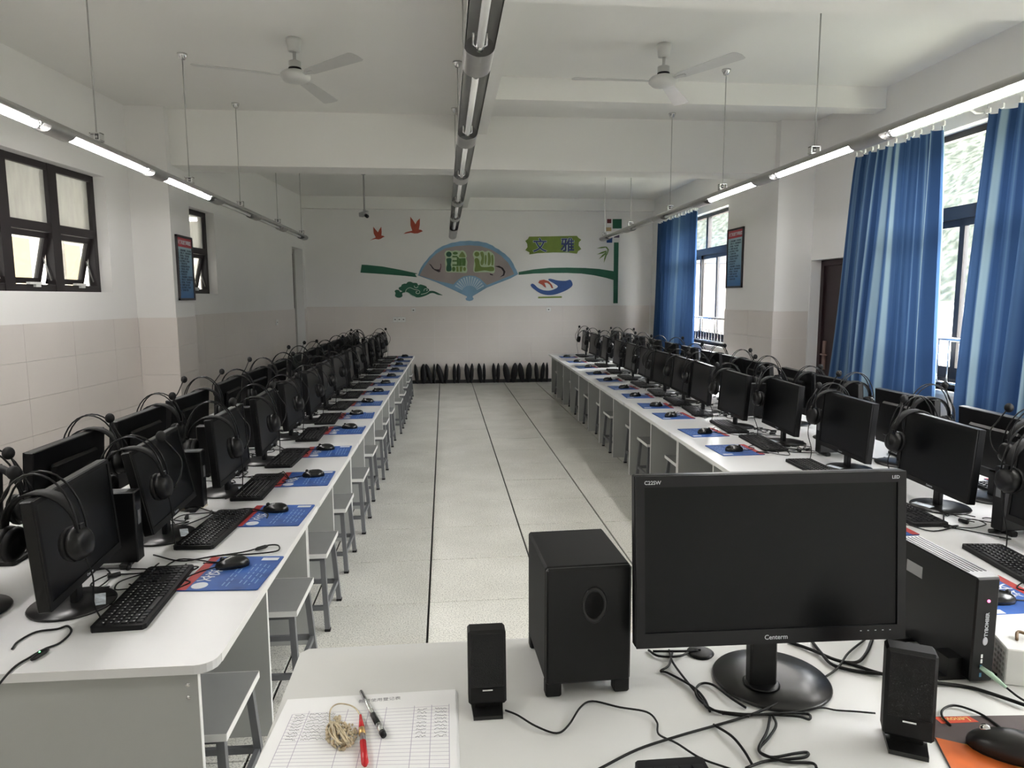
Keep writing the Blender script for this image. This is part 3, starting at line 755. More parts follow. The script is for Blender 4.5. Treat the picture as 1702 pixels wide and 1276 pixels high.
# cloud
t = thing('cloud_cutout', 'dark green auspicious cloud cut-out below the left green band', 'wall decoration')
cl = [(570, 1080), (590, 1062), (625, 1068), (640, 1090), (665, 1080), (628, 1060), (622, 1035), (650, 1020), (660, 998), (690, 985), (715, 985), (735, 965), (770, 962), (800, 975), (820, 975), (850, 980), (865, 1005), (890, 995), (930, 1005), (965, 1020), (975, 1040), (1000, 1055), (1000, 1075), (1040, 1075), (1080, 1085), (1130, 1110), (1170, 1130), (1110, 1125), (1060, 1105), (1020, 1105), (980, 1125), (930, 1145), (870, 1158), (810, 1150), (770, 1130), (740, 1105), (700, 1095), (665, 1105), (668, 1140), (640, 1160), (600, 1158), (575, 1135), (582, 1105)]
board('cloud', c7(smooth(cl, 3)), green, t, 0, .006)
for sw in ([(705, 1085), (720, 1055), (760, 1035), (800, 1050), (830, 1060), (860, 1065), (885, 1085), (870, 1110), (840, 1105), (838, 1085), (855, 1080)],
           [(700, 1090), (740, 1100), (780, 1130), (830, 1152)], [(935, 1080), (940, 1055), (965, 1048), (980, 1065), (965, 1075)], [(815, 1010), (820, 1030), (850, 1035), (862, 1015)], [(1000, 1080), (960, 1105), (900, 1120)]):
    pts = [mp(*p) for p in c7(sw)]
    mb = MB().ring(spline([(x, z, .007) for x, z in pts], 4), .006, 5, M=MUR); build('swirl_line', mb, pale, t)
# hand emblem
t = thing('hand_cutout', 'royal blue open hand cut-out holding a small red shape on the mural wall', 'wall decoration')
board('hand', c8(smooth([(165, 1000), (185, 985), (215, 1000), (260, 1040), (330, 1068), (420, 1068), (505, 1025), (450, 980), (390, 945), (392, 925), (430, 928), (500, 945), (600, 950), (660, 938), (688, 1000), (640, 1050), (560, 1090), (470, 1120), (380, 1128), (290, 1108), (215, 1060), (175, 1025)], 3)), blueb, t, 0, .008)
board('red_figure', c8([(260, 975), (275, 945), (330, 935), (390, 955), (430, 1000), (448, 1045), (425, 1040), (405, 1000), (370, 975), (335, 975), (350, 1010), (358, 1038), (335, 1025), (310, 1000)]), redb, t, 0, .010)
board('underline', c8([(258, 1148), (553, 1142), (553, 1162), (258, 1168)]), olive, t, 0, .008)

# ------------------------------------------------------------------ notice boards on the columns
def poster_mat(name, top, bot, z0, z1):
    m = bpy.data.materials.new(name); m.use_nodes = True; nt = m.node_tree; b = nt.nodes['Principled BSDF']; b.inputs['Roughness'].default_value = .35
    geo = nt.nodes.new('ShaderNodeTexCoord'); sp = nt.nodes.new('ShaderNodeSeparateXYZ'); nt.links.new(geo.outputs['Object'], sp.inputs[0])
    mr = nt.nodes.new('ShaderNodeMapRange'); mr.inputs[1].default_value = z0; mr.inputs[2].default_value = z1; nt.links.new(sp.outputs['Z'], mr.inputs[0])
    r = nt.nodes.new('ShaderNodeValToRGB'); r.color_ramp.elements[0].color = (*bot, 1); r.color_ramp.elements[1].color = (*top, 1)
    nt.links.new(mr.outputs[0], r.inputs[0]); nt.links.new(r.outputs[0], b.inputs['Base Color'])
    return m
pm1 = poster_mat('poster_blue_gradient', (.34, .52, .58), (.02, .14, .38), -.3, .2)
redhead = mat('poster_red_header', (.42, .03, .045), .4)
lime = mat('poster_text', (.03, .05, .09), .6)
def poster(name, label, x, y, z, w, h, face, lines):
    t = thing(name, label, 'notice board', (x, y, z), PI/2*face)
    # local: x along the wall, y = out of wall negative
    fw = .022
    mb = MB().box(-w/2, w/2, -.02, 0, -h/2, -h/2+fw).box(-w/2, w/2, -.02, 0, h/2-fw, h/2).box(-w/2, -w/2+fw, -.02, 0, -h/2, h/2).box(w/2-fw, w/2, -.02, 0, -h/2, h/2)
    build('frame', mb, mat('dark_poster_frame', (.03, .025, .03), .4), t)
    build('sheet', MB().box(-w/2+fw, w/2-fw, -.01, -.001, -h/2+fw, h/2-fw), pm1, t)
    build('header', MB().box(-w/2+fw, w/2-fw, -.0115, -.010, h/2-fw-.09, h/2-fw), redhead, t)
    me = text_mesh('计算机室管理制度', .045, white, .001, .0004, name='title_lettering')
    new('title_lettering', me, t, M=Matrix.Translation((0, -.0125, h/2-fw-.047)) @ Matrix.Rotation(PI/2, 4, 'X') @ Matrix.Diagonal(((w-.08)/.36, 1, 1, 1)))
    rows = ['一、上课前必须换鞋，保持室内清洁', '二、按编号入座，不得随意调换座位', '三、爱护设备，严禁乱动电源', '四、不准携带食品进入机房', '五、服从教师安排，遵守纪律', '六、严禁使用外来软件', '七、发现故障应及时报告教师', '八、下课后关机，摆好凳子', '九、损坏设备照价赔偿', '十、离开时关好门窗']
    for i in range(lines):
        me = text_mesh(rows[i % 10], .022, lime, .0006, .0002, 'LEFT', 'text_line')
        new('text_line', me, t, M=Matrix.Translation((-w/2+fw+.02, -.0112, h/2-fw-.125-i*(h-.22)/lines)) @ Matrix.Rotation(PI/2, 4, 'X'))
    return t
poster('notice_board', 'framed rules notice with red heading on the left column, narrow and blue', -2.491-.009, 3.90, 1.885, .43, .64, 1, 16)
poster('notice_board', 'framed rules notice with red heading on the right column beside the far window', 3.57, 4.62, 2.04, .46, .70, -1, 16)

# sockets and trunking on the back wall and left wall
def plate(label, x, z, w, h, n, name='socket'):
    t = thing(name, label, 'socket', (x, YB-.009, z), 0, 'wall sockets')
    for i in range(n):
        build('face_plate', MB().box(-w/2+i*w/n+.001, -w/2+(i+1)*w/n-.001, -.022, -.0005, -h/2, h/2, ch=.002), whitepl, t)
        build('socket_hole', MB().box(-w/2+(i+.5)*w/n-.012, -w/2+(i+.5)*w/n+.012, -.0225, -.021, -.008, .008), blackm, t)
plate('white triple socket group on the back wall tiles, left', -.72, 1.19, .23, .095, 3)
plate('small white socket near the tile edge below the green cloud', -.46, 1.36, .075, .075, 1)
plate('small white socket near the tile edge below the blue hand', 2.05, 1.36, .09, .075, 1)
t = thing('socket', 'white socket on the left wall tiles before the far door', 'socket', LW(7.75, 1.21, -.009), -math.atan(bl)+PI/2)
build('face_plate', MB().box(-.045, .045, -.012, -.0005, -.045, .045, ch=.002), whitepl, t)
build('socket_hole', MB().box(-.012, .012, -.0125, -.011, -.008, .008), blackm, t)

# ------------------------------------------------------------------ black folded bags leaning along the back wall
bagm = mat('black_bag_cloth', (.006, .0055, .007), .7, var=.3, scale=15)
def bag(x0, x1, lean, label):
    xc = px(660+(x0+x1)/2/6.08, 615, Y=9.40).x; w = abs(x1-x0)/6.08*.0112
    t = thing('folded_bag', label, 'bag', (xc, 9.40, .0), 0, 'black folded bags along the back wall')
    mb = MB(); NZ = 7; vs = []; fs = []
    prof = [(.0, .35), (.12, .75), (.35, 1), (.65, .98), (.85, .72), (.96, .35), (1, .08)]
    for (v, k) in prof:
        z = .005+v*.37; cx = lean*(v-.4)*.09
        for q in range(10):
            a = 2*PI*q/10; vs.append((cx+math.cos(a)*w*.5*k, math.sin(a)*.05*k, z))
    for i in range(NZ-1):
        for q in range(10): fs.append((i*10+q, i*10+(q+1) % 10, (i+1)*10+(q+1) % 10, (i+1)*10+q))
    fs += [tuple(range(10)), tuple(60+q for q in range(10))]
    mb.add(vs, fs, True); build('body', mb, bagm, t)
    build('fold', MB().ring([(lean*(v-.4)*.09, -.05*k-.002, .005+v*.37) for v, k in prof[1:6]], .004, 5), blackm, t)
spans = [(175, 215, -.4), (235, 300, 0), (300, 350, -1), (360, 392, 0), (408, 468, -1), (475, 515, .2), (560, 598, 0), (600, 640, 0), (685, 732, -.4), (733, 773, .2), (815, 862, -.4), (864, 896, 0), (960, 1000, -.2), (1001, 1040, .1), (1075, 1140, -.6), (1150, 1215, .4), (1226, 1285, -.5), (1300, 1362, .2), (1388, 1432, -.3), (1446, 1490, .4), (1500, 1530, 0)]
for i, s_ in enumerate(spans): bag(*s_, f'black folded bag against the back wall, {ORD[i]} from the left desk row')

# ------------------------------------------------------------------ workstation prototypes
def proto(name): 
    return new(name, None)
def mk_monitor(sticker=True, detail=True, tilt=4):
    t = new('monitor', None)
    T = Matrix.Translation((0, 0, .085)) @ Matrix.Rotation(math.radians(-tilt), 4, 'X')
    W_, H_ = .505, .312
    build('case', MB().box(-W_/2, W_/2, -.018, .014, 0, H_, M=T, ch=.003).box(-.16, .16, .014, .036, .05, .25, M=T, ch=.01), black, t)
    bz = MB(); b_ = .014
    bz.box(-W_/2+.001, W_/2-.001, -.022, -.018, .001, .024, M=T).box(-W_/2+.001, W_/2-.001, -.022, -.018, H_-b_, H_-.001, M=T)
    bz.box(-W_/2+.001, -W_/2+b_, -.022, -.018, .024, H_-b_, M=T).box(W_/2-b_, W_/2-.001, -.022, -.018, .024, H_-b_, M=T)
    bezel = build('bezel', bz, blackm, t)
    build('screen', MB().box(-W_/2+b_, W_/2-b_, -.0192, -.0178, .024, H_-b_, M=T), screenm, t)
    if detail:
        new('brand_lettering', text_mesh('Centerm', .012, white, 0, .0002), bezel, M=T @ Matrix.Translation((0, -.0224, .012)) @ Matrix.Rotation(PI/2, 4, 'X'))
    build('neck', MB().box(-.022, .022, .012, .034, .012, .13, ch=.004), black, t)
    build('base', MB().lathe([(.001, 0), (.118, 0), (.121, .004), (.118, .008), (.06, .013), (.001, .015)], 36, M=Matrix.Translation((0, .035, 0))), basem, t)
    if sticker:
        st = MB().box(-.045, .045, -.015, .015, .0, .0008, M=Matrix.Translation((.0, -.043, .0113)) @ Matrix.Rotation(.07, 4, 'X') @ Matrix.Rotation(.35, 4, 'Z'))
        tag(build('label_sticker', st, labelm, t), 'white and blue sticker')
    return t
def mk_headset(v):
    rr = random.Random(50+v); t = new('headset', None)
    wa = MB()
    for x in (-.014, .014):
        wa.ring([(x*(1.3-.3*math.sin(a)), .10*math.cos(a), -.10+(.142+.012*v)*math.sin(a)) for a in [PI*q/16 for q in range(17)]], .0028, 6)
    build('headband_wire', wa, black, t)
    sb = MB(); vs = []; fs = []
    for q in range(15):
        a = PI*q/14; y = .088*math.cos(a); z = -.085+.087*math.sin(a); w = .012+.010*math.sin(a)
        vs += [(-w, y, z), (w, y, z), (w, y*1.04, z+.004*math.sin(a)+.001), (-w, y*1.04, z+.004*math.sin(a)+.001)]
    for q in range(14):
        for k in range(4): fs.append((q*4+k, q*4+(k+1) % 4, q*4+4+(k+1) % 4, q*4+4+k))
    sb.add(vs, fs, True); build('head_strap', sb, blackm, t)
    for sgn in (-1, 1):
        C = Matrix.Translation((0, sgn*.088, -.125)) @ Matrix.Rotation(sgn*.16, 4, 'X') @ Matrix.Rotation(PI/2*sgn, 4, 'X') 
        cup = build('ear_cup', MB().lathe([(.001, -.024), (.026, -.024), (.036, -.018), (.044, -.004), (.044, .006), (.038, .010)], 20, M=C), black, t)
        build('ear_cushion', MB().lathe([(.014, .008), (.040, .008), (.045, .014), (.042, .024), (.030, .028), (.016, .022)], 20, M=C), blackm, cup)
        build('slider', MB().box(-.008, .008, sgn*.092, sgn*.10, -.115, -.075), black, cup)
    s = -1 if v != 1 else 1
    up = .045+.012*v
    build('mic_boom', MB().ring(spline([(.01, s*.12, -.135), (.03, s*.135, -.10), (.045, s*.135, -.05), (.045, s*.11, -.01), (.035, s*.085, up-.02)], 6), .0028, 6), black, t)
    build('mic_foam', MB().sphere((.033, s*.08, up-.012), .016, 12, (1, 1, 1.15)), blackm, t)
    cb = [(0, -.105, -.16), (.01, -.11, -.22), (.03, -.10, -.30), (.04, -.12, -.378), (.08, -.18, -.383), (.14, -.13, -.383), (.19, -.20, -.383), (.12, -.26, -.383), (.05, -.2, -.383)]
    cb = [(x+rr.uniform(-.01, .01), y+rr.uniform(-.015, .015) if z < -.3 else y, z) for x, y, z in cb]
    build('cable', MB().ring(spline(cb, 5), .0022, 5), cablem, t)
    return t
def mk_keyboard():
    t = new('keyboard', None)
    build('case', MB().prism([(-.228, -.068), (-.218, -.076), (.218, -.076), (.228, -.068), (.228, .066), (.218, .073), (-.218, .073), (-.228, .066)], 0, .015), blackm, t)
    kb = MB()
    for r_ in range(6):
        n = 21; y = .052-r_*.0205-(.006 if r_ > 0 else 0)
        x = -.215
        for k in range(n):
            w = .0172
            if k in (15, 18 if False else -1): x += .006
            if k == 18: x += .006
            if r_ == 5 and 3 < k < 9:
                if k == 4: kb.box(x, x+.095, y-.008, y+.008, .0145, .0195, ch=.002)
                x += .0196; continue
            if not (r_ in (3, ) and 15 <= k < 18):
                vs = [(x, y-.0085, .0148), (x+w, y-.0085, .0148), (x+w, y+.0085, .0148), (x, y+.0085, .0148), (x+.002, y-.006, .0195), (x+w-.002, y-.006, .0195), (x+w-.002, y+.007, .0195), (x+.002, y+.007, .0195)]
                kb.add(vs, [(4, 5, 6, 7), (0, 1, 5, 4), (1, 2, 6, 5), (2, 3, 7, 6), (3, 0, 4, 7)])
            x += .0196
    tag(build('keycaps', kb, keym, t), kind='stuff')
    tx = MB()
    for r_ in range(5):
        for k in range(14):
            tx.box(-.21+k*.0196, -.2055+k*.0196, .046-r_*.0205-.006, .050-r_*.0205-.006, .0195, .0198)
    tag(build('key_legends', tx, mat('key_legend_print', (.45, .45, .45), .6), t), kind='stuff')
    build('cable', MB().ring(spline([(-.05, .072, .006), (-.04, .12, .003), (.03, .17, .003), (.10, .15, .003), (.06, .21, .003), (.12, .26, .003)], 5), .0024, 5), cablem, t)
    return t
def mk_mouse():
    t = new('mouse', None); vs = []; fs = []; NU, NV = 16, 7
    for j in range(NV+1):
        v = j/NV; k = math.sqrt(max(0, 1-v**2.4))
        for i in range(NU):
            a = 2*PI*i/NU; x = .031*math.cos(a)*k*(1-.08*math.sin(a)); y = .057*math.sin(a)*k
            vs.append((x, y, .004+.034*v*(1-.12*math.sin(a)*k)))
    for j in range(NV):
        for i in range(NU): fs.append((j*NU+i, j*NU+(i+1) % NU, (j+1)*NU+(i+1) % NU, (j+1)*NU+i))
    fs.append(tuple(range(NU)))
    build('body', MB().add(vs, fs, True), mat('dark_mouse_shell', (.006, .007, .007), .25, var=.05), t)
    build('sole', MB().prism([(.029*math.cos(2*PI*i/14), .055*math.sin(2*PI*i/14)) for i in range(14)], 0, .005), blackm, t)
    build('scroll_wheel', MB().cyl((-.003, .032, .031), (.003, .032, .031), .008, 12), blackm, t)
    build('cable', MB().ring(spline([(0, .055, .006), (-.01, .10, .002), (-.06, .15, .002), (-.10, .13, .002), (-.16, .2, .002)], 5), .0022, 5), cablem, t)
    return t
def mk_pad():
    t = new('mouse_pad', None)
    # pad top edge = +x, its left edge = +y (away from the user)
    build('mat', MB().prism([(-.145, -.125), (-.14, -.13), (.14, -.13), (.145, -.125), (.145, .125), (.14, .13), (-.14, .13), (-.145, .125)], 0, .0035), bluepad, t)
    build('red_strip', MB().box(-.144, .144, .098, .129, .0035, .0039), redpad, t)
    R = Matrix.Rotation(-PI/2, 4, 'Z')
    def tx(s, x, y, sz, off=.0008):
        me = text_mesh(s, sz, white, off, .0001)
        new('print', me, t, M=Matrix.Translation((x, y, .0041)) @ R)
    tx('文', -.055, .07, .05); tx('达', -.005, .062, .05)
    ring_ = MB().lathe([(.022, .0036), (.026, .0036), (.026, .0041), (.022, .0041)], 20, M=Matrix.Translation((-.11, .068, 0)))
    lg = build('round_emblem', ring_, white, t)
    me = text_mesh('HP', .017, white, .0, .0001); new('emblem_lettering', me, lg, M=Matrix.Translation((-.11, .068, .0041)) @ R)
    ln = MB()
    rr = random.Random(3)
    for k, y in enumerate((-.005, -.02, -.055, -.072, -.09, -.106)):
        x = -.12+rr.uniform(0, .03)
        while x < .06:
            w = rr.uniform(.012, .04); ln.box(x, min(x+w, .07), y-.0022, y+.0022, .0035, .0039); x += w+.012
    tag(build('text_lines', ln, mat('pale_blue_print', (.16, .27, .48), .6), t), kind='stuff')
    build('label', MB().box(.105, .13, -.118, -.06, .0035, .0041), white, t)
    return t
def mk_pc():
    t = new('mini_computer', None)
    build('case', MB().box(-.028, .028, -.12, .12, .018, .27, ch=.004), black, t)
    gr = MB()
    for k in range(4): gr.box(-.022+.012*k, -.016+.012*k, -.09, .09, .27, .2708)
    build('top_vents', gr, steelgrey, t)
    build('foot', MB().box(-.045, .045, -.09, -.06, 0, .02, ch=.004), blackm, t); build('foot', MB().box(-.045, .045, .06, .09, 0, .02, ch=.004), blackm, t)
    build('front_strip', MB().box(-.012, .012, -.1215, -.12, .15, .2), steelgrey, t)
    build('cable', MB().ring(spline([(0, .12, .06), (0, .16, .03), (.05, .17, .004), (.1, .12, .004), (.15, .15, .004)], 5), .003, 5), cablem, t)
    return t
def mk_wires(v):
    rr = random.Random(200+v); mb = MB(); p = []
    x, y = -.15, .0
    for q in range(9):
        a = rr.uniform(0, 6.28)*.5+q*1.3; p.append((x+math.cos(a)*.05, y+math.sin(a)*.045, .003+.003*(q % 3))); x += .035
    mb.ring(spline(p, 6), .0024, 5)
    p = [(.1*math.cos(q*.9)*(.4+.05*q % .3)+.02*q-.1, .035*math.sin(q*.9)+.01*q, .004+.004*(q % 2)) for q in range(12)]
    mb.ring(spline(p, 5), .0022, 5)
    mb.v = [Vector((v.x*1.35, v.y*1.35, v.z)) for v in mb.v]
    t = new('cable_coil', None); build('loops', mb, cablem, t)
    build('ferrite_core', MB().cyl((.12, .02, .009), (.155, .035, .009), .008, 10), black, t)
    return t
def mk_stool():
    t = new('stool', None); sx, sy, h = .13, .165, .38     # seat x = depth, y = length
    build('seat', MB().box(-sx, sx, -sy, sy, h-.022, h, ch=.001), stoolm, t)
    e_ = MB().box(-sx-.0015, -sx, -sy, sy, h-.022, h).box(sx, sx+.0015, -sy, sy, h-.022, h).box(-sx, sx, -sy-.0015, -sy, h-.022, h).box(-sx, sx, sy, sy+.0015, h-.022, h)
    build('edge_band', e_, edgem, t)
    for a in (-1, 1):
        for b_ in (-1, 1):
            p0 = Vector((a*(sx-.025), b_*(sy-.03), h-.022)); p1 = Vector((a*(sx-.005), b_*(sy+.005), 0)); w = .0115
            P = [Vector((p.x+i*w, p.y+j*w, p.z)) for p in (p1, p0) for j in (-1, 1) for i in (-1, 1)]
            lg = build('leg', MB().hexa(P), steelgrey, t)
            build('leg_cap', MB().box(p1.x-.013, p1.x+.013, p1.y-.013, p1.y+.013, 0, .012), blackm, lg)
    for b_ in (-1, 1): build('stretcher', MB().box(-sx+.01, sx-.01, b_*(sy-.005)-.008, b_*(sy-.005)+.008, .10, .122), steelgrey, t)
    for a in (-1, 1): build('stretcher', MB().box(a*(sx-.012)-.008, a*(sx-.012)+.008, -sy, sy, .10, .122), steelgrey, t)
    build('seat_rail', MB().box(-sx+.02, sx-.02, -sy+.02, sy-.02, h-.042, h-.022), steelgrey, t)
    return t
P_MON, P_MON2, P_MON3 = mk_monitor(), mk_monitor(False, False), mk_monitor(tilt=11)
P_HS = [mk_headset(0), mk_headset(1), mk_headset(2)]
P_KB, P_MS, P_PAD, P_PC, P_STOOL = mk_keyboard(), mk_mouse(), mk_pad(), mk_pc(), mk_stool()
P_WR = [mk_wires(0), mk_wires(1), mk_wires(2)]
PROTOS = [P_MON, P_MON2, P_MON3, *P_HS, P_KB, P_MS, P_PAD, P_PC, P_STOOL, *P_WR]

# ------------------------------------------------------------------ desk rows
ZD = .65
class Row:
    def __init__(s, side):
        s.side = side
        if side == 'left': s.p0 = Vector((-.50, -1.75, 0)); s.ang = -math.atan(.0115); s.n = 7; s.L = 1.38; s.wid = 1.34; s.sg = -1
        else: s.p0 = Vector((1.575, -1.66, 0)); s.ang = -math.atan(.0265); s.n = 7; s.L = 1.38; s.wid = 1.50; s.sg = 1
    def frame(s, y):        # point on the aisle edge
        return Vector((s.p0.x-math.tan(s.ang)*(y-s.p0.y), y, 0))
rows = [Row('left'), Row('right')]
for R_ in rows:
    for k in range(R_.n):
        ya = R_.p0.y+k*R_.L; o_ = R_.frame(ya)
        t = thing('computer_desk', f'double-sided white computer desk, {ORD[k]} unit from the camera end of the {R_.side} row', 'desk', (o_.x, ya, 0), R_.ang, f'{R_.side} row of computer desks')
        s, L, Wd = R_.sg, R_.L, R_.wid
        rc = .05 if k == 0 and R_.side == 'left' else .004
        def arc(cx, cy, a0, a1): return [(cx+rc*math.cos(a0+(a1-a0)*q/5), cy+rc*math.sin(a0+(a1-a0)*q/5)) for q in range(6)]
        x0, x1 = (0, Wd)
        poly = arc(rc, rc, PI*1.5, PI) + [(0, L-.002), (Wd, L-.002)] + arc(Wd-rc, rc, 0, -PI/2)
        poly = [(s*x, y) for x, y in poly]
        top = build('top', MB().prism(poly, ZD-.025, ZD-.0005), laminate, t)
        build('edge_band', MB().box(s*-.0015, s*0, .06, L-.003, ZD-.025, ZD-.001), edgem, top)
        ov = .05
        def pan(y, w=.016):
            p = build('divider', MB().box(s*ov, s*(Wd-ov), y, y+w, 0, ZD-.025), panelm, t)
            build('edge_strip', MB().box(s*(ov-.0015), s*ov, y, y+w, 0, ZD-.0252), edgem, p)
            return p
        pan(.022 if k == 0 else .004); pan(L/2-.008); pan(L-.022)
        build('back_panel', MB().box(s*(Wd/2-.008), s*(Wd/2+.008), .03, L-.03, .05, ZD-.026), panelm, t)
        if R_.side == 'right': build('apron', MB().box(s*.10, s*.116, .03, L-.03, ZD-.10, ZD-.026), panelm, t)
        if k == 0 and R_.side == 'left':
            for zz in (.55, .585): build('screw', MB().cyl((s*.075, .0205, zz), (s*.075, .0225, zz), .006, 8), chrome, t)

YL = [-1.375, -.73, -.10, .53, 1.24, 1.86, 2.52, 3.2, 3.9, 4.6, 5.3, 6.0, 6.7, 7.4]
YR = [-1.36, -.67, .03, .73, 1.30, 1.98, 2.52, 3.10, 3.74, 4.40, 5.10, 5.90, 6.70, 7.5]
def place(p, Mw, name, label, cat, group):
    o = dup(p); o.name = name; o.matrix_world = Mw; tag(o, label, cat, group); return o
def station(R_, i, y, facing, near):
    """facing 'aisle' or 'wall'"""
    rr = random.Random(i*7+(0 if R_.side == 'left' else 100)+(0 if facing == 'aisle' else 500))
    left = R_.side == 'left'
    edge = R_.frame(y)
    if facing == 'aisle': org = Vector((edge.x, y, ZD)); rz = PI/2 if left else -PI/2
    else: org = Vector((edge.x+R_.sg*R_.wid, y, ZD)); rz = -PI/2 if left else PI/2
    B = Matrix.Translation(org) @ Matrix.Rotation(rz+R_.ang, 4, 'Z')
    who = f'{ORD[i]} from camera, {facing} side of {R_.side} row'
    def at(x, y_, z=0, r=0): return B @ Matrix.Translation((x, y_, z)) @ Matrix.Rotation(r, 4, 'Z')
    g = f'{facing} side of the {R_.side} row'
    # jitter
    if facing == 'aisle':
        my = {True: [.515, .49, .45, .44, .45, .44], False: [.65, .65, .63, .60, .51, .51]}[left]
        my = my[i] if i < len(my) else (.45 if left else .52)
        mr_ = (.09, .06, .02, .05, 0, .03)[i] if left and i < 6 else ((0, .05, .03, .04, .02, .06)[i] if i < 6 else rr.uniform(-.08, .08))
        kdy = 0 if left else .13
        mx = .03 if left and i == 0 else 0
    else:
        my = .46; mr_ = rr.uniform(-.05, .05); kdy = 0; mx = rr.uniform(-.02, .02)
    M_ = at(mx, my, .0003, mr_ if left else -mr_)
    tl = 11 if (left and i == 1 and facing == 'aisle') else 4
    place(P_MON3 if tl == 11 else P_MON if i < 5 and facing == 'aisle' else P_MON2, M_, 'monitor', 'black monitor on a round stand, '+who, 'monitor', 'monitors, '+g)
    # headset over one top corner
    near_end = (left and facing == 'aisle') or (not left and facing == 'wall')
    # local +x of the station: left/aisle -> +Y ; right/aisle -> -Y ; left/wall -> -Y ; right/wall -> +Y
    plusY = (left and facing == 'aisle') or (not left and facing == 'wall')
    hx = (-1 if plusY else 1)*(1 if near_end else -1)*(.252-.045-rr.uniform(0, .03))
    if not left and facing == 'aisle' and i > 5: hx += rr.uniform(-.02, .02)
    Tm = M_ @ Matrix.Translation((0, 0, .085)) @ Matrix.Rotation(math.radians(-tl), 4, 'X') @ Matrix.Translation((hx, -.004, .3145)) @ Matrix.Rotation(math.radians(tl), 4, 'X')
    v = rr.randrange(3)
    flip = Matrix.Rotation(PI if False else 0, 4, 'Z') @ Matrix.Rotation(rr.uniform(-.18, .18), 4, 'Z')
    place(P_HS[v], Tm @ flip @ Matrix.Scale(1.12, 4), 'headset', 'black headset with microphone hung over the monitor, '+who, 'headset', 'headsets, '+g)
    if facing == 'aisle' or near:
        place(P_KB, at(.06 if left else .03, .345+kdy, .0003, rr.uniform(-.06, .06)+(0 if left else -.05)), 'keyboard', 'black keyboard, '+who, 'keyboard', 'keyboards, '+g)
        px_ = .245 if left else .26
        pd = (at(.235, .135, .0003, -.06) if i == 0 else at(.21+rr.uniform(-.01, .02), .145, .0003, rr.uniform(-.05, .05))) if left else at(.20+rr.uniform(-.01, .03), .145+kdy*.6, .0003, rr.uniform(-.06, .06))
        place(P_PAD, pd, 'mouse_pad', 'blue printed mouse pad with a red strip, '+who, 'mouse pad', 'mouse pads, '+g)
        place(P_MS, pd @ Matrix.Translation((.045+rr.uniform(-.02, .03), -.005+rr.uniform(-.03, .03), .0036)) @ Matrix.Rotation(rr.uniform(-.15, .45), 4, 'Z'), 'mouse', 'black mouse, '+who, 'mouse', 'mice, '+g)
    if facing == 'aisle':
        if left: place(P_PC, at(.34, .60, .0003, .05), 'mini_computer', 'slim black mini computer standing behind the monitor, '+who, 'computer', 'mini computers, '+g)
        elif i in (0, 2, 4, 6, 8, 10, 12): place(P_PC, at(-.34, .78, .0003, .05), 'mini_computer', 'slim black mini computer standing behind the monitor, '+who, 'computer', 'mini computers, '+g)
        place(P_WR[i % 3], at(.12+rr.uniform(-.05, .05), .50+kdy, .0003, rr.uniform(-.5, .5)), 'cable_coil', 'loops of black cable beside the monitor stand, '+who, 'cable', 'cable loops, '+g)
        place(P_WR[(i+1) % 3], at(.30, .40+kdy, .0003, rr.uniform(1, 2)), 'cable_coil', 'loops of black cable beyond the keyboard, '+who, 'cable', 'cable loops, '+g)
for i in range(14):
    station(rows[0], i, YL[i], 'aisle', True); station(rows[1], i, YR[i], 'aisle', True)
for i in range(14):
    station(rows[0], i, YL[i]+.03, 'wall', i < 2); station(rows[1], i, YR[i]+.05, 'wall', i < 3)
# stools, two in every desk bay pair on the aisle side
for R_ in rows:
    for k in range(R_.n):
        for h in (0, 1):
            i = 2*k+h; rr = random.Random(900+i+(50 if R_.side == 'left' else 0))
            y = R_.p0.y+k*R_.L+(.025+.165+.11 if h == 0 else R_.L/2+.30+.03)+rr.uniform(-.03, .05)
            e_ = R_.frame(y); x = e_.x+R_.sg*(.145+rr.uniform(-.03, .02)) if R_.side == 'left' else e_.x+R_.sg*(.215+rr.uniform(-.03, .03))
            Mw = Matrix.Translation((x, y, 0)) @ Matrix.Rotation(R_.ang, 4, 'Z')
            place(P_STOOL, Mw, 'stool', f'small grey steel-legged stool tucked under the {R_.side} row, {ORD[i]} from the camera', 'stool', f'stools under the {R_.side} row')
for p in PROTOS:
    for c in list(p.children_recursive): bpy.data.objects.remove(c)
    bpy.data.objects.remove(p)

# small extras on the left row
ZT = ZD+.0003
t = thing('inline_remote', 'black cable with a green-lit inline remote at the near corner of the left row', 'cable', (0, 0, 0))
pl = [px(x, y, Z=ZD+.004) for x, y in ((-20, 1160), (20, 1112), (50, 1092), (75, 1078), (100, 1068), (118, 1050), (112, 1040), (95, 1045), (60, 1050), (30, 1066), (20, 1078))]
build('cord', MB().ring(spline(pl, 5), .003, 6), cablem, t)
q0, q1 = px(52, 1096, Z=ZD+.008), px(80, 1079, Z=ZD+.008)
rem = build('remote', MB().ring([q0, q0.lerp(q1, .2), q0.lerp(q1, .8), q1], [.004, .007, .007, .004], 10), black, t)
build('led', MB().sphere(q0.lerp(q1, .5)+Vector((0, 0, .007)), .0022, 8), mat('green_led', (.1, .8, .2), .3, emit=(.1, 1, .2), estr=2), rem)
t = thing('inline_remote', 'black cable loop with an inline remote above the nearest left mouse', 'cable', (0, 0, 0))
pl = [px(x, y, Z=ZD+.0065) for x, y in ((255, 922), (300, 932), (350, 925), (400, 918), (425, 912), (445, 906), (462, 906), (463, 914), (445, 918), (410, 921), (370, 922))]
build('cord', MB().ring(spline(pl, 5), .0028, 6), cablem, t)
q0, q1 = px(424, 913, Z=ZD+.010), px(445, 907, Z=ZD+.010)
build('remote', MB().ring([q0, q0.lerp(q1, .2), q0.lerp(q1, .8), q1], [.004, .007, .007, .004], 10), black, t)

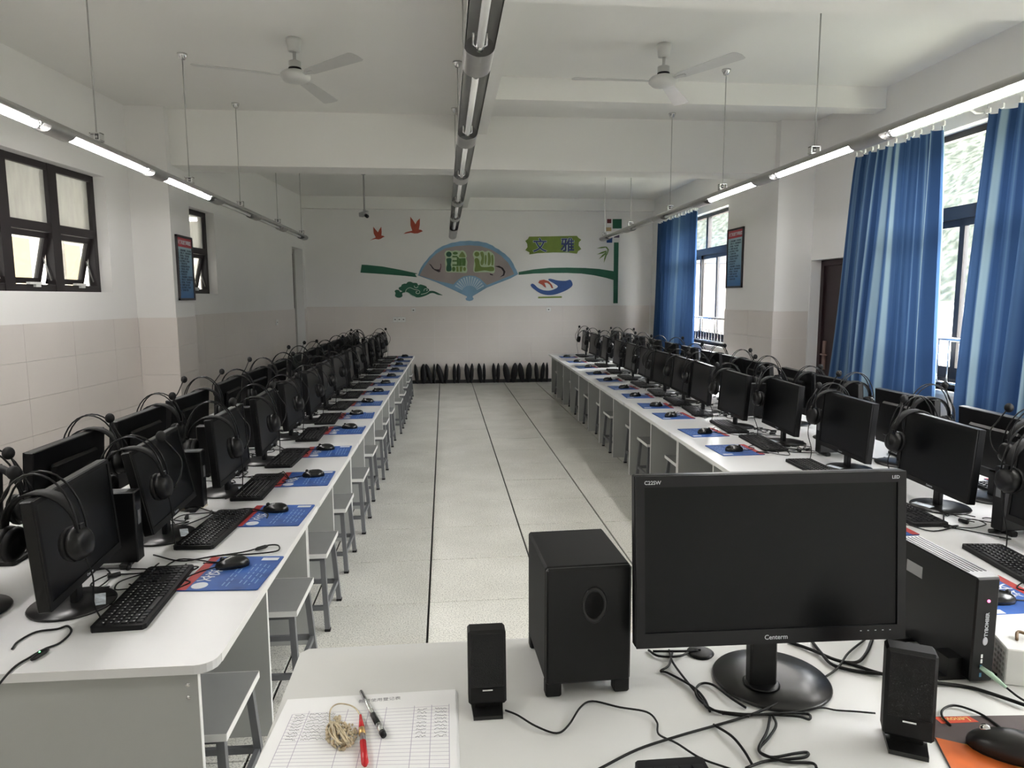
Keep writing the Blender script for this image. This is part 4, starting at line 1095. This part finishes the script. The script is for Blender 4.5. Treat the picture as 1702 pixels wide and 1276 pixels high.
q0 = px(318, 846, Z=ZD)
t = thing('cardboard_piece', 'cream cardboard piece lying behind the second monitor of the left row', 'cardboard', (q0.x-.03, q0.y+.03, ZD+.0003), .5)
build('sheet', MB().prism([(-.07, -.045), (.06, -.05), (.085, -.02), (.08, .04), (-.06, .05)], 0, .008), mat('cream_card', (.62, .57, .44), .7), t)
build('flap', MB().box(-.05, .05, -.02, .03, .008, .012), mat('cream_card', (.62, .57, .44), .7), t)

# ------------------------------------------------------------------ teacher's desk
ZTD = .84
t = thing('teacher_desk', 'pale grey teacher desk across the foreground', 'desk', (0, 0, 0))
build('top', MB().prism([(-.195, -2.062), (-.21, -2.078), (-.205, -3.05), (1.62, -3.05), (1.62, -2.065)], ZTD-.025, ZTD), tdesk, t)
for x in (-.17, .70, 1.56): build('side_panel', MB().box(x, x+.02, -3.0, -2.12, 0, ZTD-.025), panelm, t)
build('modesty_panel', MB().box(-.15, 1.56, -2.16, -2.14, .08, ZTD-.025), panelm, t)

def P_(x, y, dz=0): return px(x, y, Z=ZTD+dz)
# big monitor
t = thing('monitor', 'large black monitor on a round glossy stand, nearest the camera on the teacher desk', 'monitor', (.69, -2.325, ZTD+.0003), -.024)
T = Matrix.Translation((0, -.017, .111)) @ Matrix.Rotation(math.radians(-5.4), 4, 'X')
W_, H_ = .507, .313
build('case', MB().box(-W_/2, W_/2, -.002, .022, 0, H_, M=T, ch=.003).box(-.17, .17, .022, .045, .05, .25, M=T, ch=.01), black, t)
bz = MB(); b_ = .017
bz.box(-W_/2+.001, W_/2-.001, -.007, -.002, .001, .028, M=T).box(-W_/2+.001, W_/2-.001, -.007, -.002, H_-b_-.004, H_-.001, M=T)
bz.box(-W_/2+.001, -W_/2+b_, -.007, -.002, .028, H_-b_-.004, M=T).box(W_/2-b_, W_/2-.001, -.007, -.002, .028, H_-b_-.004, M=T)
bezel = build('bezel', bz, mat('dark_grey_bezel', (.006, .006, .007), .38, var=.05, spec=.35), t)
build('screen', MB().box(-W_/2+b_, W_/2-b_, -.004, -.0015, .028, H_-b_-.004, M=T), screenm, t)
for s_, x, z, sz in (('C22SW', -.222, H_-.013, .0095), ('LED', .232, H_-.012, .0085), ('Centerm', .006, .013, .012)):
    new('lettering', text_mesh(s_, sz, white, .0001, .0002), bezel, M=T @ Matrix.Translation((x, -.0073, z)) @ Matrix.Rotation(PI/2, 4, 'X'))
bd = MB()
for k in range(5): bd.box(.165+.014*k, .168+.014*k, -.0075, -.007, .018, .0195, M=T)
build('control_marks', bd, white, bezel)
build('neck', MB().box(-.026, .026, .004, .03, .012, .16, M=Matrix.Rotation(math.radians(-3), 4, 'X'), ch=.004), black, t)
build('base', MB().lathe([(.001, 0), (.106, 0), (.110, .004), (.107, .008), (.05, .012), (.001, .013)], 56, M=Matrix.Translation((.032, .045, 0))), basem, t)
build('neck_collar', MB().lathe([(.03, .011), (.034, .014), (.03, .016), (.001, .016)], 24, M=Matrix.Translation((0, .017, 0))), black, t)

# subwoofer
fl_, fr_ = P_(906, 1156), P_(1044, 1145)
an = math.atan2(fr_.y-fl_.y, fr_.x-fl_.x)
t = thing('subwoofer', 'black subwoofer box with an oval port and four feet, left of the large monitor', 'speaker', (fl_.x, fl_.y, ZTD), an)
w = (fr_-fl_).length
build('cabinet', MB().box(0, w, 0, .20, .026, .250, ch=.004), blackm, t)
fp = MB().box(-.0, w, -.012, 0, .026, .250, ch=.004); build('front_panel', fp, black, t)
for x in (.0, w-.03):
    for y in (-.008, .175): build('foot', MB().box(x, x+.03, y, y+.025, 0, .03, ch=.003), blackm, t)
E_ = Matrix.Translation((w*.56, -.0115, .178)) @ Matrix.Rotation(PI/2, 4, 'X') @ Matrix.Diagonal((.85, 1.25, 1, 1))
build('port_ring', MB().lathe([(.020, -.012), (.020, .001), (.024, .004), (.028, .002), (.028, -.001)], 32, M=E_), basem, t)
build('port_hole', MB().lathe([(.0201, .0005), (.001, .0004)], 32, M=E_), mat('port_dark', (.003, .003, .003), .9), t)
# satellite speakers
def speaker(loc, rz, label, k=1.):
    t = thing('speaker', label, 'speaker', loc, rz, 'satellite speakers on the teacher desk')
    t.scale = (k, k, k)
    T = Matrix.Translation((0, 0, .018)) @ Matrix.Rotation(math.radians(-6), 4, 'X')
    build('body', MB().box(-.034, .034, -.02, .022, 0, .132, M=T, ch=.004), blackm, t)
    build('grille', MB().box(-.030, .030, -.0225, -.02, .032, .128, M=T, ch=.001), mat('black_grille', (.004, .004, .0045), .8, bump=.6, bscale=900), t)
    build('badge', MB().box(-.009, .009, -.0235, -.0205, .026, .0285, M=T), chrome, t)
    build('base', MB().prism([(-.026, -.034), (.026, -.034), (.03, .03), (-.03, .03)], 0, .007).box(-.022, .022, -.005, .01, .005, .022), basem, t)
    return t
speaker(Vector((.169, -2.318, ZTD+.0002)), .0, 'small upright black speaker between the paper sheets and the subwoofer', 1.0)
speaker(Vector((.856, -2.490, ZTD+.0002)), -.50, 'small upright black speaker in front of the mini computer, turned aside', 1.10)
# mini computer
pfl, pfr = P_(1614, 1144), P_(1653, 1141)
t = thing('mini_computer', 'black upright mini computer with a vented grey top beside the large monitor', 'computer', (1.117, -2.335, ZTD+.0002), -.01)
build('case', MB().box(-.0235, .0235, 0, .235, .006, .213, ch=.003), black, t)
build('top_plate', MB().box(-.022, .022, .003, .23, .213, .2145), mat('grey_top_plate', (.42, .42, .43), .4, metal=.3), t)
sl = MB()
for k in range(5): sl.box(-.019+.0085*k, -.0155+.0085*k, .03, .225, .2145, .2152)
build('vent_slots', sl, black, t)
build('foot', MB().prism([(-.07, .02), (.05, .02), (.05, .06), (-.07, .06)], 0, .008).prism([(-.055, .02), (-.0235, .02), (-.0235, .06), (-.055, .06)], .008, .045), black, t)
build('foot', MB().box(-.07, .05, .17, .21, 0, .008), black, t)
build('power_led', MB().cyl((.002, -.0015, .168), (.002, .001, .168), .0028, 10), mat('red_led', (.8, .05, .1), .3, emit=(1, .1, .25), estr=1.5), t)
me = text_mesh('TYBOMBER', .0095, white, .0003, .0002)
new('lettering', me, t, M=Matrix.Translation((.002, -.0008, .121)) @ Matrix.Rotation(PI/2, 4, 'X') @ Matrix.Rotation(PI/2, 4, 'Z'))
build('logo_ring', MB().lathe([(.0045, 0), (.0065, 0), (.0065, .0006), (.0045, .0006)], 16, M=Matrix.Translation((.001, -.0004, .088)) @ Matrix.Rotation(PI/2, 4, 'X') @ Matrix.Diagonal((.8, 1.3, 1, 1))), white, t)
for z in (.058, .048, .036, .02): build('port', MB().box(-.005, -.001, -.0008, .001, z-.004, z+.004), chrome if z > .04 else mat('blue_port', (.1, .3, .5), .4), t)
tag(build('spec_label', MB().box(-.0242, -.0234, .15, .20, .15, .175), mat('grey_label', (.3, .3, .3), .5), t), 'grey spec label')
plug = MB().ring([(-.004, -.001, .036), (.004, -.016, .030), (.018, -.040, .016)], [.004, .0052, .003], 10)
pj = build('audio_plug', plug, mat('pale_green_plug', (.45, .62, .48), .5), t); tag(pj, 'pale green audio plug')
build('cable', MB().ring(spline([(.018, -.040, .016), (.03, -.06, .006), (.045, -.09, .003), (.07, -.13, .003), (.12, -.16, .003)], 5), .002, 6), cablem, pj)
# white box
t = thing('vented_box', 'white perforated plastic box at the right edge of the teacher desk', 'box', (1.215, -2.315, ZTD+.0002), -.35)
build('body', MB().box(-.042, .05, -.042, .05, 0, .072, ch=.002), whitepl, t)
hb = MB()
for i in range(6):
    for j in range(5): hb.box(-.0428, -.0418, -.034+.012*i, -.028+.012*i, .012+.011*j, .017+.011*j)
tag(build('vent_holes', hb, mat('vent_grey', (.4, .4, .38), .6), t), kind='stuff')
build('top_wire', MB().ring(spline([(-.01, 0, .074), (.0, .02, .082), (.02, .01, .078), (.03, -.01, .074)], 5), .003, 6), mat('brown_wire', (.2, .12, .06), .5), t)
t = tag(build('red_plug', MB().box(-.008, .008, -.012, .012, 0, .03, ch=.003), redpl), 'small red plug between the mini computer and the white box', 'plug'); t.location = (1.166, -2.27, ZTD)
# orange pad and mouse
o1 = P_(1533, 1191); 
pad_poly = [(.936, -2.425), (1.20, -2.445), (1.16, -2.66), (.86, -2.62)]
t = thing('mouse_pad', 'dark and orange mouse pad lettered Lenovo upside down, bottom right corner', 'mouse pad', (0, 0, ZTD))
build('mat', MB().prism(pad_poly, .0002, .003), mat('dark_brown_pad', (.07, .05, .05), .5, var=.2, scale=12), t)
orange = mat('orange_print', (.62, .13, .02), .5, var=.25, scale=10)
build('orange_wave', MB().prism([(.915, -2.482), (.945, -2.50), (.975, -2.53), (.998, -2.58), (.99, -2.636), (.862, -2.618)], .003, .0034), orange, t)
build('gold_wave', MB().prism([(.945, -2.50), (.995, -2.52), (1.05, -2.58), (1.06, -2.645), (.99, -2.636), (.998, -2.58), (.975, -2.53)], .003, .0033), mat('gold_print', (.62, .30, .04), .5, var=.2), t)
build('red_patch', MB().prism([(.952, -2.428), (1.015, -2.432), (1.02, -2.449), (.952, -2.447)], .003, .0034), mat('red_orange_patch', (.60, .07, .03), .5), t)
new('lettering', text_mesh('Lenovo', .0165, mat('gold_letter', (.80, .55, .20), .5), .0002, .0001), t, M=Matrix.Translation((.985, -2.438, .0037)) @ Matrix.Rotation(PI-.07, 4, 'Z'))
t = thing('mouse', 'large black mouse on the orange pad, bottom right corner', 'mouse', (1.005, -2.535, ZTD+.0036), .95)
vs = []; fs = []; NU, NV = 22, 9
for j in range(NV+1):
    v = j/NV; k = math.sqrt(max(0, 1-v**2.6))
    for i in range(NU):
        a = 2*PI*i/NU; vs.append((.032*math.cos(a)*k*(1-.1*math.sin(a)), .062*math.sin(a)*k, .004+.036*v*(1-.15*math.sin(a)*k)))
for j in range(NV):
    for i in range(NU): fs.append((j*NU+i, j*NU+(i+1) % NU, (j+1)*NU+(i+1) % NU, (j+1)*NU+i))
build('body', MB().add(vs, fs, True), mat('satin_black_mouse', (.008, .0075, .0075), .35), t)
build('sole', MB().prism([(.031*math.cos(2*PI*i/18), .06*math.sin(2*PI*i/18)) for i in range(18)], 0, .005), blackm, t)
build('scroll_wheel', MB().cyl((-.003, .036, .032), (.003, .036, .032), .008, 12), chrome, t)
cb = [px(x, y, Z=ZTD+.005) for x, y in ((1580, 1205), (1566, 1190), (1568, 1178), (1585, 1172), (1610, 1178), (1640, 1192), (1680, 1222))]
t = tag(build('mouse_cable', MB().ring(spline(cb, 5), .002, 6), cablem), 'thin black mouse cable looping over the orange pad', 'cable')
# keyboard top at the bottom edge
t = thing('keyboard', 'black keyboard just entering the picture at the bottom edge', 'keyboard', (.445, -2.575, ZTD+.0002), .0)
build('case', MB().prism([(-.055, .066), (-.05, .07), (.05, .07), (.055, .066), (.055, -.07), (-.055, -.07)], 0, .015), blackm, t)
kb = MB()
for r_ in range(5):
    for k in range(5): kb.box(-.05+.02*k, -.033+.02*k, .03-.02*r_, .047-.02*r_, .015, .019)
tag(build('keycaps', kb, keym, t), kind='stuff')
# papers
t = thing('paper_sheet', 'filled-in record sheets lying at the near left of the teacher desk', 'paper', (0, 0, ZTD))
pts = [(.5, 0)]
A, B_, C_, D_ = P_(478, 1165), P_(757, 1148), P_(761, 1290), P_(418, 1290)
for k in range(3):
    d = Vector((.002*k, -.003*k, 0)); build('sheet', MB().prism([((p+d*(1 if k else 0)).x, (p+d).y) for p in (A, B_, C_, D_)], .0003+.0012*(2-k), .0011+.0012*(2-k)), paperm, t)
zt = .0036
def pp(u, v): return A.lerp(B_, u).lerp(D_.lerp(C_, u), v)
ln = MB()
def seg(u0, v0, u1, v1, w=.0004):
    a, b2 = pp(u0, v0), pp(u1, v1); d = (b2-a).normalized(); n_ = Vector((-d.y, d.x, 0))*w
    ln.add([(*(a+n_).xy, zt), (*(a-n_).xy, zt), (*(b2-n_).xy, zt), (*(b2+n_).xy, zt)], [(0, 1, 2, 3)])
for k in range(20): seg(.07, .24+.042*k, .96, .22+.042*k)
for u in (.07, .16, .38, .50, .60, .76, .86, .96): seg(u, .20 if u > .1 else .24, u, 1.0, .0005)
tag(build('ruled_lines', ln, mat('violet_rule', (.50, .46, .56), .8), t), kind='stuff')
new('heading', text_mesh('教师使用登记表', .011, inkm, 0, .0001), t, M=Matrix.Translation((*pp(.55, .09).xy, zt)) @ Matrix.Rotation(.05, 4, 'Z'))
hw = MB(); rr = random.Random(5)
for row in range(9):
    for (u0, u1) in ((.09, .15), (.17, .32), (.78, .84), (.88, .95)):
        u = u0
        pts_ = []
        while u < u1:
            p = pp(u, .255+.042*row+rr.uniform(-.012, .012)); pts_.append((p.x, p.y, zt+.0002)); u += .006
        hw.ring(pts_, .0004, 3)
tag(build('handwriting', hw, inkm, t), kind='stuff')
# pens and beads
t = thing('pen', 'black and silver ballpoint pen lying across the record sheets', 'pen', (0, 0, 0))
a, b2 = P_(600, 1149, .009), P_(638, 1222, .010)
build('barrel', MB().ring([a, a.lerp(b2, .55)], [.0035, .0042], 12), chrome, t)
build('grip', MB().ring([a.lerp(b2, .55), a.lerp(b2, .78)], .0052, 12), black, t)
build('cap', MB().ring([a.lerp(b2, .78), a.lerp(b2, .93)], .0055, 12), chrome, t)
build('cap_end', MB().ring([a.lerp(b2, .93), b2], [.0058, .005], 12), black, t)
build('tip', MB().ring([a, a+(a-b2).normalized()*.004], [.003, .001], 10), black, t)
t = thing('pen', 'red pen with a gold band and clear window beside the bead string', 'pen', (0, 0, 0))
a, b2 = P_(599, 1188, .009), P_(607, 1272, .009)
build('cone', MB().ring([a, a.lerp(b2, .3)], [.002, .0052], 14), redpl, t)
build('gold_band', MB().ring([a.lerp(b2, .3), a.lerp(b2, .42)], .0056, 14), goldm, t)
build('clear_window', MB().ring([a.lerp(b2, .42), a.lerp(b2, .56)], .0050, 14), mat('smoky_plastic', (.25, .22, .22), .15), t)
build('barrel', MB().ring([a.lerp(b2, .56), a.lerp(b2, .95), b2], [.0056, .0058, .003], 14), redpl, t)
t = thing('bead_string', 'tangled string of cream beads and cord heaped beside the red pen', 'bead string', (0, 0, 0))
bm_ = mat('cream_bead', (.62, .52, .36), .45, var=.25, scale=60)
bd = MB(); rr = random.Random(11)
for k in range(150):
    a = rr.uniform(0, 6.28); q = math.sqrt(rr.random()); x = 566+26*q*math.cos(a); y = 1218+28*q*math.sin(a)
    p = P_(x, y, .006+.012*(1-q)*rr.random()); bd.sphere(p, rr.uniform(.0018, .0034), 6)
tag(build('beads', bd, bm_, t), kind='stuff')
cdp = [P_(x, y, .008) for x, y in ((600, 1190), (590, 1176), (575, 1170), (560, 1170), (550, 1178), (548, 1195), (552, 1215))]
build('cord', MB().ring(spline(cdp, 6), .0013, 5), bm_, t)
for s_ in range(6):
    pts_ = [P_(566+24*math.cos(s_+q*1.1)*(.4+.1*(q % 5)), 1220+26*math.sin(s_*1.3+q*1.4)*(.5+.1*(q % 4)), .010+.004*(q % 3)) for q in range(8)]
    build('cord', MB().ring(spline(pts_, 5), .0012, 5), bm_, t)
# desk cables
def cable(name, label, pts, r=.0024, z=.0035, cat='cable', extra=()):
    t = thing(name, label, cat, (0, 0, 0))
    n = len(pts)
    P3 = [P_(x, y, z+.002*((i*7) % 3)) for i, (x, y) in enumerate(pts)]
    build('cord', MB().ring(spline(P3, 6), r, 7), cablem, t)
    for e2 in extra: build('loop', MB().ring(spline([P_(x, y, z+.002*((i*5) % 3)) for i, (x, y) in enumerate(e2)], 6), r, 7), cablem, t)
    return t
cable('speaker_cable', 'thin black cable curving from the left speaker across the desk front', [(840, 1180), (860, 1188), (890, 1206), (925, 1218), (945, 1205), (965, 1175), (985, 1165), (1030, 1175), (1075, 1183), (1092, 1200), (1095, 1220), (1125, 1235), (1165, 1260), (1215, 1278)], .0018)
cable('usb_cable', 'bunched black cables tied in front of the large round stand',
      [(995, 1278), (1060, 1245), (1130, 1222), (1190, 1205), (1240, 1190), (1290, 1170), (1345, 1140), (1390, 1112), (1410, 1085), (1438, 1062)], .0023,
      extra=[[(1112, 1080), (1118, 1100), (1140, 1130), (1165, 1160), (1180, 1178), (1230, 1186), (1280, 1187), (1325, 1190), (1345, 1195), (1342, 1186), (1300, 1185), (1245, 1188)],
             [(1118, 1082), (1112, 1105), (1098, 1115), (1110, 1118), (1150, 1140), (1170, 1160), (1180, 1182)],
             [(1240, 1176), (1215, 1160), (1185, 1138), (1165, 1136), (1156, 1148), (1165, 1165), (1195, 1183), (1245, 1190)],
             [(1280, 1190), (1275, 1215), (1262, 1240), (1265, 1252), (1285, 1258), (1320, 1252), (1342, 1250), (1338, 1258), (1300, 1262), (1270, 1265), (1240, 1276)],
             [(1285, 1190), (1290, 1205), (1278, 1225), (1262, 1245), (1275, 1256), (1310, 1266), (1350, 1268), (1358, 1278)],
             [(1186, 1204), (1215, 1222), (1235, 1245), (1250, 1270)]])
cable('speaker_cable', 'thin black cable running from the stand to the right speaker', [(1200, 1186), (1300, 1185), (1360, 1176), (1390, 1180), (1420, 1182), (1455, 1185)], .0016)
cable('video_cable', 'thick black cables behind the large monitor stand, running right', [(1310, 1066), (1350, 1080), (1385, 1095), (1415, 1103), (1460, 1118), (1520, 1130), (1600, 1140), (1640, 1150), (1705, 1172)], .0034,
      extra=[[(1350, 1066), (1365, 1085), (1385, 1105), (1430, 1116), (1462, 1119)], [(1450, 1062), (1440, 1085), (1425, 1100), (1400, 1100)]])
cable('power_cable', 'black cables and desk grommet behind the large monitor, left of its stand', [(1078, 1080), (1095, 1090), (1130, 1090), (1150, 1080), (1165, 1080)], .0025,
      extra=[[(1085, 1082), (1130, 1082), (1160, 1081)]])
t = tag(build('desk_grommet', MB().lathe([(.001, 0), (.026, 0), (.028, .003), (.02, .005), (.001, .005)], 20), black), 'black round cable grommet behind the large monitor', 'grommet'); t.location = P_(1164, 1086)
